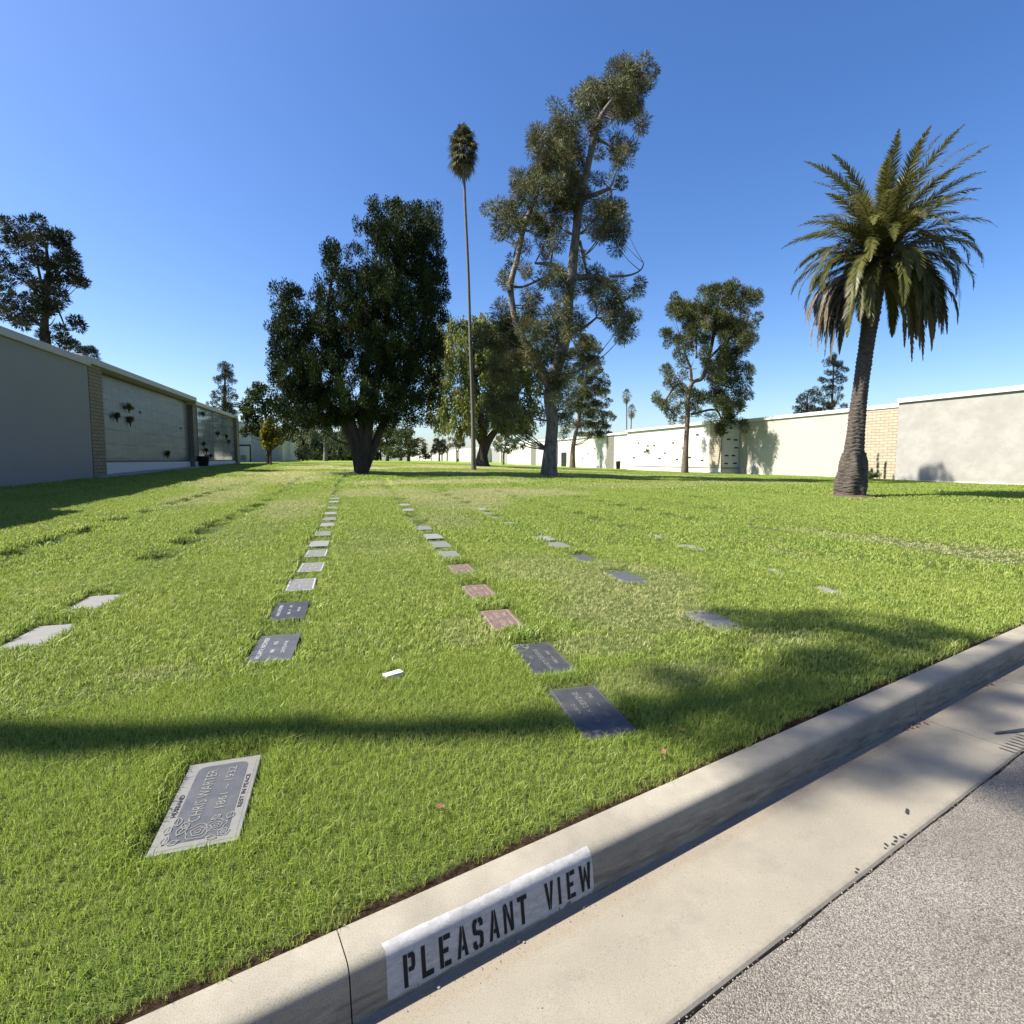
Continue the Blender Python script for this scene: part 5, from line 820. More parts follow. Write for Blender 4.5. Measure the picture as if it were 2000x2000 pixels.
SHADE = [(gx, gy, r_, 14.6+0.45*gx+0.25*(gy-2.5)) for gx, gy, r_ in (
    (-2.3,3.4,.1),(-2.0,3.2,.1),(-1.6,3.15,.08),(-1.3,3.02,.09),(-0.3,2.86,.04),(0.5,2.68,.05),(0.9,2.6,.08),(1.25,2.55,.12),(1.55,2.72,.13),(1.7,2.5,.15),(1.6,2.3,.12),(1.85,2.95,.1),(2.0,2.66,.16),(1.95,2.35,.17),(2.3,2.5,.2),(2.55,2.45,.2),(2.45,2.7,.12),(2.85,2.65,.22),(3.0,2.85,.15),(3.25,2.75,.2),
    (3.4,3.0,.22),(3.7,2.9,.2),(3.7,3.25,.24),(4.1,3.15,.25),(4.05,3.5,.24),(4.4,3.0,.2),(3.5,3.6,.22),(3.35,3.85,.18),(3.15,4.0,.12),(2.95,3.85,.08),(3.8,3.75,.16),(4.5,3.3,.14),(4.6,3.0,.1),
    (1.75,2.03,.1),(2.05,2.15,.14),(2.4,2.22,.16),(2.8,2.36,.18),(3.2,2.45,.18),(3.6,2.6,.18),(4.1,2.75,.18),(2.2,1.97,.09),(2.5,2.0,.1),(2.55,2.2,.12),(2.95,2.2,.14),(3.4,2.3,.16),(3.8,2.4,.17),(3.5,2.08,.14),(4.3,2.45,.16),(4.0,2.2,.1),(2.75,1.85,.06),
    (2.85,1.64,.08),(3.1,1.68,.12),(3.4,1.75,.14),(3.8,1.85,.14),(4.3,2.05,.16),(4.8,2.6,.16))]
shade_tree()

# ------------------------------------------------------------------ palms
def frond(V, F, T, origin, az, el, length, droop, width, n=92, tint=0.4, side_droop=0.35, r_=random):
    """one feather leaf: arching rachis with leaflets on both sides"""
    p = np.array(origin, dtype=float); d = np.array([math.cos(az)*math.cos(el), math.sin(az)*math.cos(el), math.sin(el)])
    hz = np.array([math.cos(az), math.sin(az), 0]); sidev = np.array([-math.sin(az), math.cos(az), 0])
    step = length/n; pts = [p.copy()]; dirs = [d.copy()]
    ang = el
    for k in range(n):
        s = k/n
        ang -= droop*(0.35+1.5*s)/n
        ang = max(ang, -1.5)
        d = hz*math.cos(ang) + np.array([0, 0, math.sin(ang)])
        p = p + d*step; pts.append(p.copy()); dirs.append(d)
    # rachis ribbon
    for k in range(0, n, 3):
        a, b_ = pts[k], pts[min(k+3, n)]; wd = 0.035*(1-k/n)+0.008
        up = np.cross(dirs[k], sidev)
        i0 = len(V)
        V += [a-sidev*wd, a+sidev*wd, b_+sidev*wd*0.9, b_-sidev*wd*0.9]; F.append((i0, i0+1, i0+2, i0+3)); T += [min(.85, tint+0.35)]*4
    for k in range(7, n):
        s = k/n
        ll = width*math.sin(math.pi*min(1, 0.12+s*0.88))**0.55*(1.0 if s < 0.75 else 1-(s-0.75)*1.6)
        if ll < 0.04: continue
        dd = dirs[k]; up = np.cross(sidev, dd); up = up if up[2] > 0 else -up
        for sg in (-1, 1):
            ax = sidev*sg*0.62 + dd*0.85 + up*r_.uniform(0.0, 0.5) + np.array([0, 0, -side_droop*r_.uniform(0.4, 1.2)])
            ax /= np.linalg.norm(ax); l = ll*r_.uniform(0.8, 1.1)
            wv = np.cross(ax, up); wv /= max(np.linalg.norm(wv), 1e-6); wv = wv*0.0155
            base = pts[k] + dd*step*r_.uniform(-0.5, 0.5); mid = base + ax*l*0.5; tip = base + ax*l + np.array([0, 0, -0.12*l])
            i0 = len(V); V += [base-wv, mid-wv*1.2, tip, mid+wv*1.2, base+wv]; F.append((i0, i0+1, i0+2, i0+3, i0+4))
            T += [min(0.86, max(0, tint+r_.uniform(-.15, .15)))]*5
def poly_mesh(V, F, T):
    return np_mesh(np.array(V), np.concatenate([np.array(f) for f in F]), [len(f) for f in F], tint=np.array(T))
def date_palm():
    loc = (17.41, 15.24, gh(17.41, 15.24))
    e = empty('date_palm', loc, R(-YAW)); tag(e, 'date palm with a thick ringed trunk and full crown of arching and dead fronds', 'palm tree')
    # trunk: swollen foot, ringed leaf scars
    path = [(0,-0.1,.46),(0.0,0.25,.50),(0,0.75,.485),(-.01,1.15,.42),(0.0,1.5,.33),(0.05,2.2,.285),(0.10,3.1,.255),(0.17,4.1,.235),(0.27,5.2,.235),(0.38,6.3,.255),(0.46,7.2,.30),(0.56,8.2,.38),(0.66,8.9,.30),(0.7,9.3,.1)]
    hs = np.arange(-0.15, 9.3, 0.022); xs1 = np.interp(hs, [p[1] for p in path], [p[0] for p in path]); rs = np.interp(hs, [p[1] for p in path], [p[2] for p in path])
    V = []; n = 40; r_ = np.random.default_rng(5)
    base_noise = r_.normal(size=(len(hs), n))
    for k, h in enumerate(hs):
        for s in range(n):
            a = 2*math.pi*s/n
            lum = 0.035*math.sin(3*a+h*1.7)+0.03*math.sin(5*a-h*2.3+1)+0.02*math.sin(9*a+h*5)
            bulge = lum*(1.6 if h < 1.6 else 0.35)
            ring = 0.034*(((h*7.0 + 0.25*math.sin(a*2+h)+0.12*math.sin(a*7)) % 1.0)-0.5)*(1 if h > 1.5 else 0.4)
            dia = 0.02*math.sin(a*8+h*14)*math.sin(a*8-h*14) if h > 6.2 else 0
            rad = rs[k] + bulge*0.8 + ring + dia + base_noise[k, s]*(0.007 if h > 1.5 else 0.012)
            V.append((xs1[k]+rad*math.cos(a), rad*math.sin(a), h))
    F = []
    for k in range(len(hs)-1):
        for s in range(n):
            s2 = (s+1) % n; F += [k*n+s, k*n+s2, (k+1)*n+s2, (k+1)*n+s]
    obj('trunk', np_mesh(np.array(V), np.array(F), np.full(len(F)//4, 4), smooth=True), M['palm_trunk'], e)
    rd = random.Random(9)
    V = []; F = []; T = []; top = (0.64, 0, 8.75)
    N_ = 136; ga = 2.39996
    for k in range(N_):
        s = k/N_
        el = R(86) - R(112)*s**0.85 + R(rd.uniform(-6, 6))
        az = k*ga + rd.uniform(-.15, .15)
        L = rd.uniform(2.9, 3.45) if s > 0.14 else rd.uniform(3.6, 4.3)
        droop = 0.5 + 1.35*min(1, s*1.9)+rd.uniform(-.1, .2)
        if rd.random() < 0.12: continue
        o = (top[0]+0.16*math.cos(az), 0.16*math.sin(az), top[2]-0.55*s)
        frond(V, F, T, o, az, el, L, droop, 0.48, tint=0.3+0.3*(1-s)+rd.uniform(-.15, .15), side_droop=0.25+0.35*s, r_=rd)
    obj('crown', poly_mesh(V, F, T), M['f_palm'], e)
    V = []; F = []; T = []
    for k in range(66):
        az = k*ga*1.31 + rd.uniform(-.2, .2); el = R(rd.uniform(-35, 5)); L = rd.uniform(2.6, 3.8)
        frond(V, F, T, (top[0]+0.2*math.cos(az), 0.2*math.sin(az), top[2]-0.75), az, el, L, rd.uniform(1.3, 1.9), 0.30, tint=rd.uniform(0.15, 0.8), side_droop=1.0, r_=rd)
    obj('dead_fronds', poly_mesh(V, F, T), M['f_palm_dry'], e)
    s = MB(); s.lathe([(0.05,-0.05),(0.78,-0.03),(0.68,0.02),(0.45,0.08),(0.3,0.10)], 24); s.build('dirt_mound', M['soil'], e, smooth=True)
date_palm()

def fan_palm(label, loc, path, top, n_live, n_dead, leaf_r, pet, group=None, seed=1, rings=True, fr=16):
    e = empty('fan_palm', loc, R(-YAW)); tag(e, label, 'palm tree', group)
    mb = MB(); tube(mb, [(x, 0, h, r) for x, h, r in path], 12, 0.03); mb.build('trunk', M['fan_trunk'], e, smooth=True)
    rd = random.Random(seed)
    def fans(count, el0, el1, tmin, tmax, hang, leaf_r=leaf_r):
        V = []; F = []; T = []
        for k in range(count):
            az = k*2.39996 + rd.uniform(-.3, .3); s = k/max(1, count-1); el = el0+(el1-el0)*s
            d = np.array([math.cos(az)*math.cos(el), math.sin(az)*math.cos(el), math.sin(el)])
            o = np.array([top[0], 0, top[1]-hang*s*0.9]); hub = o + d*pet*rd.uniform(.7, 1.1)
            sd = np.array([-math.sin(az), math.cos(az), 0]); up = np.cross(d, sd); t = rd.uniform(tmin, tmax)
            i0 = len(V); V += [o-sd*.03, o+sd*.03, hub+sd*.02, hub-sd*.02]; F.append((i0, i0+1, i0+2, i0+3)); T += [.8]*4
            bend = np.array([0, 0, -1.0])
            for q in range(fr):
                a = (q/(fr-1)-0.5)*R(200); ax = d*math.cos(a) + sd*math.sin(a); l = leaf_r*(0.75+0.25*math.cos(a))*rd.uniform(.85, 1.1)
                wv = np.cross(ax, up); wv = wv/max(1e-6, np.linalg.norm(wv))*leaf_r*0.055
                mid = hub + ax*l*0.6; tip = mid + (ax*0.5 + bend*rd.uniform(0.3, 0.9))*l*0.55
                i0 = len(V); V += [hub, mid-wv, tip, mid+wv]; F.append((i0, i0+1, i0+2, i0+3)); T += [min(1, max(0, t+rd.uniform(-.1, .1)))]*4
        return poly_mesh(V, F, T)
    obj('crown', fans(n_live, R(85), R(-50), 0.1, 0.9, leaf_r*1.7), M['f_fan'], e)
    if n_dead: obj('dead_fronds', fans(n_dead, R(-30), R(-75), 0.2, 0.9, leaf_r*1.6), M['f_palm_dry'], e)
    return e
fan_palm('very tall thin fan palm with a small shaggy head beside the leaning pine', (7.99, 37.25, gh(7.99, 37.25)),
         [(0.0,-0.2,.26),(0.0,0.15,.22),(0.0,0.6,.18),(0.0,2.5,.155),(-0.05,5,.13),(-0.17,9,.11),(-0.3,14,.098),(-0.47,18,.095),(-0.56,21.0,.10),(-0.59,22.9,.15)], (-0.59, 22.5), 46, 12, 0.85, 0.55, seed=3)
fan_palm('taller of two tiny far fan palms above the white roof', (97.0, 180.0, 0.5), [(0,-1,.3),(0,10,.24),(-0.3,25.2,.2)], (-0.3, 25.4), 34, 12, 1.3, 1.2, 'far fan palms beyond the roofs', 5, fr=10)
fan_palm('shorter of the two tiny far fan palms above the white roof', (102.0, 186.0, 0.5), [(0,-1,.3),(0,10,.24),(0.2,20.2,.2)], (0.2, 20.4), 34, 12, 1.3, 1.2, 'far fan palms beyond the roofs', 6, fr=10)

# ------------------------------------------------------------------ shrubs, pot and vases along the walls
def shrub(x, y, h, r, label, seed):
    e = empty('cypress_shrub', (x, y, gh(x, y))); tag(e, label, 'shrub', 'small columnar shrubs against the tan brick bay')
    bl = [(0, h*k/7, r*0.62*(0.35+0.65*math.sin(math.pi*min(1, (k+1.2)/7.5))) , h*0.10, 0) for k in range(1, 7)]
    mb = MB(); tube(mb, [(0,0,-0.05,0.03),(0,0,h*0.8,0.01)], 5); mb.build('stem', M['bark_dark'], e)
    obj('foliage', crown_mesh(bl, 'cypress', 1, 1.6, 0.3, seed), M['f_shrub'], e)
shrub(34.2, 28.95, 1.5, 0.18, 'slim green shrub nearest the palm trunk against the tan brick', 61)
shrub(34.25, 28.5, 0.75, 0.15, 'shortest slim shrub between the two taller ones by the tan brick', 62)
shrub(34.1, 27.95, 1.9, 0.18, 'tallest slim green shrub against the tan brick', 63)
shrub(34.3, 27.55, 1.3, 0.16, 'slim shrub at the corner of the blotchy wall and the brick', 64)
for k, (x, y, s, lab) in enumerate(((33.9, 29.4, 0.34, 'white flowering bush beside the date palm trunk'), (33.8, 28.25, 0.36, 'white flowering bush between the slim shrubs'), (33.75, 27.75, 0.34, 'green and white bush below the tallest slim shrub'))):
    e = empty('flowering_bush', (x, y, gh(x, y))); tag(e, lab, 'bush', 'flowering bushes at the brick bay')
    bl = [(rr.uniform(-.25, .25), s*rr.uniform(.5, 1.1), 0.22, 0.2, rr.uniform(-.15, .15)) for _ in range(6)]
    obj('foliage', crown_mesh(bl, 'broad', 1, 1.0, 0.42, 70+k), M['f_shrub'], e)
    obj('blossoms', crown_mesh(bl, 'broad', 1, 0.22, 0.4, 80+k), M['flower'], e)

pt = empty('planter_pot', (-10.95, 44.7, gh(-11, 44.7)+0.035)); tag(pt, 'round black planter pot on the walk before the granite mausoleum', 'planter')
MB().lathe([(0.26,0),(0.30,0.02),(0.36,0.62),(0.42,0.63),(0.42,0.74),(0.37,0.74),(0.34,0.6)], 20).build('pot', M['dark_metal'], pt, smooth=True)
MB().lathe([(0.02,0.60),(0.34,0.62)], 20).build('soil', M['soil'], pt)

def vase(x, y, z, label, kind, face, big=1.0, nm='flower_vase'):
    e = empty(nm, (x, y, z)); tag(e, label, 'vase', 'flower vases on the crypt fronts')
    MB().lathe([(0.015,-0.2),(0.05,0.0),(0.055,0.02)], 10, cx=face*0.1).build('cone', M['dark_metal'], e, smooth=True)
    bl = [(face*0.12+rr.uniform(-.06, .06), 0.12+rr.uniform(-.05, .1), 0.12*big, 0.11*big, rr.uniform(-.12, .12)*big) for _ in range(4)]
    obj('flowers', crown_mesh(bl, 'broad', 1, 0.5, 0.36, int(x*7+y*13+900)), M[kind], e)
vase(-11.7, 33.25, 4.05, 'upper yellow-green bouquet on the grey marble crypt front', 'f_yellow', 1, 1.1)
vase(-11.7, 33.35, 3.35, 'lower reddish-green bouquet on the grey marble crypt front', 'f_brown', 1, 1.1)
vase(-11.7, 31.7, 3.45, 'small dark vase left of the lower bouquet on the marble front', 'bouquet', 1, 0.7)
vase(-11.7, 39.0, 1.62, 'dark leafy bouquet low on the marble front near its middle', 'bouquet', 1, 1.1)
for y, z, l in ((46.0, 4.75, 'small vase high up at the left of the granite front'), (46.0, 2.45, 'small vase at mid height at the left of the granite front'), (46.6, 1.95, 'leafy bouquet above the black planter pot'),
                (47.6, 1.55, 'low small vase right of the black planter pot'), (50.4, 3.4, 'small vase in the middle of the granite front'), (53.6, 3.3, 'upper vase on the right pane of the granite front'), (54.2, 2.9, 'lower vase on the right pane of the granite front')):
    vase(-11.3, y, z, l, 'bouquet', 1, 0.8)
vase(33.35, 56.6, 2.3, 'dark bouquet right of the pine trunk on the white crypt wall', 'bouquet', -1, 1.7)
for xx, zz, l in ((-14.75, 5.3, 'upper wall lantern on the white end wall'), (-14.7, 3.9, 'lower wall lantern on the white end wall')):
    e = empty('wall_lantern', (xx, 72.3, zz)); tag(e, l, 'lamp', 'wall lanterns on the white end wall')
    MB().lathe([(0.05,-0.28),(0.16,0.12),(0.06,0.2)], 8, cy=-0.12).build('lantern_body', M['dark_metal'], e)
    MB().box(-0.04, 0.04, -0.1, 0.02, -0.03, 0.03).build('bracket', M['dark_metal'], e)
for x, y, l in ((33.0, 63.4, 'dark bin at the recess right of the forked pine'), (36.4, 197, 'dark bin before the farthest white walls')):
    e = empty('litter_bin', (x, y, gh(x, y))); tag(e, l, 'bin', 'dark bins along the right walls')
    MB().lathe([(0.25,0),(0.3,0.9),(0.32,0.92),(0.32,1.0),(0.2,1.08)], 14).build('bin_body', M['dark_metal'], e, smooth=True)

# ------------------------------------------------------------------ flat grave markers
def text_mesh(txt, size, align='CENTER', width=None, ext=0.0012, shear=0.0):
    cu = bpy.data.curves.new('t', 'FONT'); cu.body = txt; cu.size = size; cu.align_x = align; cu.align_y = 'CENTER'
    cu.extrude = ext; cu.resolution_u = 2; cu.shear = shear
    o = bpy.data.objects.new('t', cu); C.objects.link(o)
    bpy.context.view_layer.update()
    dg = bpy.context.evaluated_depsgraph_get()
    me = bpy.data.meshes.new_from_object(o.evaluated_get(dg))
    bpy.data.objects.remove(o); bpy.data.curves.remove(cu)
    xs_ = [v.co.x for v in me.vertices]
    if width and xs_:
        k = width/max(1e-6, max(xs_)-min(xs_))
        me.transform(Matrix.Diagonal((k, 1, 1, 1)))
    return me
def lettering(parent, lines, mat, name='lettering', z=0.0):
    """lines: (text, down, along, size, width) in the marker's own reading frame; joined into ONE mesh"""
    V = []; F = []
    for txt, down, along, size, width in lines:
        me = text_mesh(txt, size, width=width); b = len(V)
        for v in me.vertices:  # text x -> +Y, text y -> -X
            V.append((down - v.co.y, along + v.co.x, z + v.co.z))
        F += [tuple(b+i for i in p.vertices) for p in me.polygons]
        bpy.data.meshes.remove(me)
    me = bpy.data.meshes.new(name); me.from_pydata(V, [], F); me.update()
    return obj(name, me, mat, parent)
def frame_mesh(w_, l_, t, h, rad=0.0, z=0.0, n=5):
    def ring(a, b_, r):
        pts = []
        for cx, cy, a0 in ((a-r, b_-r, 0), (-a+r, b_-r, 90), (-a+r, -b_+r, 180), (a-r, -b_+r, 270)):
            for k in range(n+1): an = R(a0+90*k/n); pts.append((cx+r*math.cos(an), cy+r*math.sin(an)))
        return pts
    o = ring(w_, l_, max(rad, .001)); i = ring(w_-t, l_-t, max(rad-t, .001)) if rad else ring(w_-t, l_-t, .001)
    m = len(o); mb = MB(); mb.add([(x, y, z+h) for x, y in o]+[(x, y, z+h) for x, y in i], [(k, (k+1) % m, m+(k+1) % m, m+k) for k in range(m)])
    return mb
def rounded_plate(w_, l_, rad, z, n=6):
    pts = []
    for cx, cy, a0 in ((w_-rad, l_-rad, 0), (-w_+rad, l_-rad, 90), (-w_+rad, -l_+rad, 180), (w_-rad, -l_+rad, 270)):
        for k in range(n+1): an = R(a0+90*k/n); pts.append((cx+rad*math.cos(an), cy+rad*math.sin(an), z))
    return MB().add(pts, [tuple(range(len(pts)))])
MARK = []      # (x, y, half width, half length) used to keep grass off the stones
def slab(label, x, y, mat, rot=0.0, w_=0.152, l_=0.305, dz=0.006, grp='flat grave markers set in rows in the lawn', keep=1.0, tilt=(0, 0)):
    e = empty('grave_marker', (x, y, gh(x, y)+dz-0.042), R(rot)); e.rotation_euler = (R(tilt[0]), R(tilt[1]), R(rot))
    tag(e, label, 'grave marker', grp)
    MB().box(-w_, w_, -l_, l_, -0.1, 0).build('stone', M[mat], e, bevel=0.004)
    MARK.append((x, y, w_, l_, keep)); return e

def strokes(parent, name, polylines, mat, width, z):
    mb = MB()
    for pl, wd in polylines:
        for (x0, y0), (x1, y1) in zip(pl[:-1], pl[1:]):
            dx, dy = x1-x0, y1-y0; L = math.hypot(dx, dy) or 1e-6; nx_, ny_ = -dy/L*wd/2, dx/L*wd/2
            mb.add([(x0+nx_, y0+ny_, z), (x1+nx_, y1+ny_, z), (x1-nx_, y1-ny_, z), (x0-nx_, y0-ny_, z)], [(0, 3, 2, 1)])
            z += 0.000004
    return mb.build(name, mat, parent)
def flower_lines(cx, cy, r, petals=5, sp=1.0):
    out = []
    for ring_, k in ((1.0, petals), (0.55, petals), (0.22, 3)):
        pl = []
        for q in range(49):
            a = 2*math.pi*q/48; rr_ = r*ring_*(0.82+0.22*abs(math.sin(a*k/2+ring_)))
            pl.append((cx+rr_*math.cos(a), cy+rr_*math.sin(a)*sp))
        out.append((pl, 0.0035))
    return out
def leaf_lines(cx, cy, ang, L):
    a = R(ang); ux, uy = math.cos(a), math.sin(a); vx, vy = -uy, ux
    s1 = [(cx+ux*L*t+vx*L*0.28*math.sin(math.pi*t), cy+uy*L*t+vy*L*0.28*math.sin(math.pi*t)) for t in np.linspace(0, 1, 9)]
    s2 = [(cx+ux*L*t-vx*L*0.28*math.sin(math.pi*t), cy+uy*L*t-vy*L*0.28*math.sin(math.pi*t)) for t in np.linspace(0, 1, 9)]
    return [(s1, 0.0035), (s2, 0.0035), ([(cx, cy), (cx+ux*L*.85, cy+uy*L*.85)], 0.0025)]

m1 = slab('ornate dark granite marker with carved roses and light border, nearest the kerb on the left', -0.615, 2.42, 'granite_grey', rot=1.5, dz=0.012)
obj('light_border', rounded_plate(0.136, 0.288, 0.012, 0.0008).mesh(), M['inlay_light'], m1)
obj('dark_panel', rounded_plate(0.104, 0.262, 0.035, 0.0018).mesh(), M['granite_mid'], m1)
pl = []
for cx, cy, r in ((0.055, -0.195, 0.036), (-0.005, -0.215, 0.044), (0.088, -0.245, 0.02)): pl += flower_lines(cx, cy, r)
for cx, cy, an, L in ((-0.05, -0.19, 110, 0.05), (-0.075, -0.22, 70, 0.06), (-0.09, -0.16, 95, 0.055), (-0.06, -0.25, 200, 0.04), (0.03, -0.16, 40, 0.04), (0.09, -0.17, 75, 0.045), (-0.115, -0.26, 80, 0.05), (-0.12, -0.2, 85, 0.05), (0.03, -0.26, -20, 0.04)): pl += leaf_lines(cx, cy, an, L)
strokes(m1, 'carved_roses', pl, M['inlay_light'], 0.004, 0.0032)
lettering(m1, [('CHRIS WARTER', -0.035, 0.035, 0.062, 0.37), ('1861 ~ 1932', 0.045, 0.065, 0.05, 0.31)], M['inlay_light'], z=0.0026)
lettering(m1, [('HUSBAND', -0.120, -0.02, 0.026, 0.15), ('REST IN PEACE', 0.120, 0.02, 0.024, 0.24)], M['granite_dark'], 'border_lettering', z=0.002)

m2 = slab('smooth blue-grey marker with bold white lettering, second from the kerb in the left row', -0.62, 4.28, 'granite_mid', dz=0.02, rot=-1)
lettering(m2, [('WILLIAM R. MACOMBER', -0.085, 0.0, 0.05, 0.47), ('1864', -0.005, -0.09, 0.042, 0.075), ('1950', -0.005, 0.09, 0.042, 0.075), ('DEVOTED FATHER', 0.07, 0.0, 0.036, 0.26)], M['inlay_white'], z=0.0012)
m3 = slab('dark marker with white lettering just beyond the blue-grey one', -0.63, 5.33, 'granite_dark', dz=0.018, rot=1)
lettering(m3, [('ANNA B. MACOMBER', -0.09, 0.0, 0.046, 0.38), ('1866', 0.0, -0.12, 0.036, 0.07), ('AT', 0.0, 0.0, 0.036, 0.03), ('1941', 0.0, 0.12, 0.036, 0.07), ('MOTHER', 0.08, 0.0, 0.034, 0.14)], M['inlay_white'], z=0.0012)

def corner_art(parent, sx, sy):
    pl = []
    arc = [(sx*(0.135-0.10*math.sin(t)), sy*(0.285-0.14*math.cos(t))) for t in np.linspace(0, math.pi/2, 12)]
    pl += [(arc, 0.004), ([(x-sx*0.006, y-sy*0.008) for x, y in arc], 0.003)]
    r_ = random.Random(4)
    for k in range(9): pl += leaf_lines(sx*(0.125-r_.uniform(0, 0.07)), sy*(0.275-r_.uniform(0, 0.06)), r_.uniform(0, 360), 0.03)
    strokes(parent, 'corner_ornament', pl, M['inlay_light'], 0.004, 0.0016)
m4 = slab('dark granite marker nearest the kerb on the right, half in shade', 1.26, 2.72, 'granite_dark', rot=-2.5, dz=0.008, w_=0.155)
frame_mesh(0.143, 0.292, 0.003, 0.0012).build('border_line', M['inlay_light'], m4)
lettering(m4, [('HUSBAND', -0.075, 0.02, 0.032, 0.13), ('JOHN H. GIESKIENG', -0.01, 0.035, 0.046, 0.39), ('1880', 0.07, -0.085, 0.04, 0.075), ('—', 0.07, 0.04, 0.04, 0.04), ('1965', 0.07, 0.16, 0.04, 0.075)], M['inlay_light'], z=0.0012)
corner_art(m4, 1, -1); corner_art(m4, -1, -1)
m5 = slab('dark speckled marker with a leafy corner, second from the kerb on the right', 1.265, 3.56, 'granite_dark', rot=-1.5, dz=0.008, w_=0.155)
frame_mesh(0.143, 0.292, 0.003, 0.0012).build('border_line', M['inlay_light'], m5)
lettering(m5, [('WIFE', -0.075, 0.0, 0.032, 0.06), ('ANNE M. GIESKIENG', -0.005, -0.03, 0.046, 0.38), ('1880 — 1964', 0.07, -0.02, 0.038, 0.25)], M['inlay_light'], z=0.0012)
corner_art(m5, -1, 1)
def brown(label, x, y, rot, names, yrs, head):
    m = slab(label, x, y, 'granite_brown', rot=rot, dz=0.008)
    frame_mesh(0.125, 0.278, 0.006, 0.0012).build('border_line', M['inlay_pink'], m)
    lettering(m, [(head, -0.07, 0.0, 0.036, 0.3), (names[0], -0.01, -0.12, 0.05, 0.17), (names[1], -0.01, 0.12, 0.05, 0.17), (yrs[0], 0.065, -0.13, 0.036, 0.11), ('—', 0.065, 0, 0.036, 0.05), (yrs[1], 0.065, 0.13, 0.036, 0.11)], M['inlay_pink'], z=0.0014)
brown('red-brown granite marker with pink lettering, nearest of the brown ones', 1.22, 4.54, -1, ('HELEN', 'GRACE'), ('1879', '1952'), 'IN LOVING MEMORY')
brown('second red-brown marker with pink lettering', 1.25, 5.58, 1, ('HARRY', 'JAMES'), ('1874', '1951'), 'REST IN PEACE')
brown('third, paler red-brown marker farther up the right row', 1.275, 6.72, 0, ('CLARA', 'LOUISE'), ('1881', '1950'), 'BELOVED MOTHER')

LEFTROW = ['grey marker fourth from the kerb in the left row', 'speckled grey bordered marker fifth from the kerb in the left row', 'pale bordered marker sixth from the kerb in the left row',
           'small-looking grey marker seventh from the kerb in the left row', 'pale grey marker eighth from the kerb in the left row', 'ninth marker from the kerb in the left row', 'tenth marker from the kerb in the left row', 'eleventh marker from the kerb in the left row',
           'twelfth marker from the kerb in the left row', 'thirteenth marker from the kerb in the left row', 'fourteenth marker from the kerb in the left row']
for lab, (x, y), mt in zip(LEFTROW, ((-0.63,6.38),(-0.59,7.33),(-0.6,8.37),(-0.62,9.3),(-0.62,10.38),(-0.59,11.57),(-0.61,12.6),(-0.62,13.6),(-0.64,14.9),(-0.68,16.8),(-0.69,17.9)),
                          ('granite_grey','granite_grey','granite_grey','stone_light','granite_grey','stone_light','granite_grey','stone_light','granite_grey','stone_light','stone_light')):
    m = slab(lab, x, y, mt, rot=rr.uniform(-2, 2), dz=0.016, keep=1.0 if y < 9 else 0.9)
    if mt == 'granite_grey' and y < 9:
        frame_mesh(0.140, 0.293, 0.012, 0.0012).build('border_line', M['inlay_white'], m)
        lettering(m, [('MOTHER', -0.06, 0, 0.034, 0.13), ('MARY E. LANE' if y < 8 else 'J. F. LANE', 0.0, 0, 0.046, 0.34), ('1860 — 1937', 0.065, 0, 0.034, 0.22)], M['inlay_white'], z=0.0014)
RROW = ['grey marker just beyond the brown ones in the right row', 'pale marker second beyond the brown ones', 'thin-looking marker third beyond the brown ones', 'weathered marker fourth beyond the brown ones', 'sunken marker far up the right row', 'last visible sunken marker of the right row']
for lab, (x, y), mt in zip(RROW, ((1.28,7.74),(1.29,8.68),(1.3,9.55),(1.26,10.7),(1.27,14.2),(1.29,15.5)), ('granite_grey','granite_grey','stone_light','granite_grey','stone_light','stone_light')):
    slab(lab, x, y, mt, rot=rr.uniform(-2, 2), dz=0.012, keep=0.95)
C3 = (((2.98,3.90),'stone_light','pale edge of an overgrown marker in the shade on the right',0.75), ((3.11,5.73),'granite_mid','blue-grey marker on the right, nearer of the two by the straw patch',1), ((3.09,6.95),'granite_mid','blue-grey marker behind its twin beyond the straw patch',1), ((3.13,8.0),'granite_grey','small grey marker in the third row, past the blue-grey pair',0.9),
      ((3.17,8.77),'stone_light','pale bordered marker in the third row',0.9), ((3.1,10.86),'stone_light','pale overgrown marker far up the third row, nearest of four',0.85), ((3.07,11.82),'stone_light','pale overgrown marker far up the third row, second of four',0.85), ((3.07,12.6),'stone_light','pale overgrown marker far up the third row, third of four',0.85), ((3.12,13.6),'stone_light','pale overgrown marker far up the third row, farthest of four',0.85),
      ((4.81,4.45),'stone_light','crumbled pale marker near the kerb in the fourth row',0.7), ((4.99,5.4),'stone_light','thin pale sliver of marker in the fourth row',0.6), ((5.05,7.25),'stone_light','overgrown pale marker in the middle of the fourth row',0.6), ((5.08,8.34),'stone_light','small bright marker edge farther up the fourth row',0.7),
      ((-2.44,5.02),'stone_light','pale grey marker at the left edge nearest the camera',1), ((-2.47,6.02),'stone_light','white-grey marker at the left, beyond the nearest left-edge one',1))
for (x, y), mt, lab, kp_ in C3:
    slab(lab, x, y, mt, rot=rr.uniform(-3, 3), dz=(0.034 if kp_ < 0.95 else 0.008), keep=(kp_*0.72 if kp_ < 0.95 else kp_))
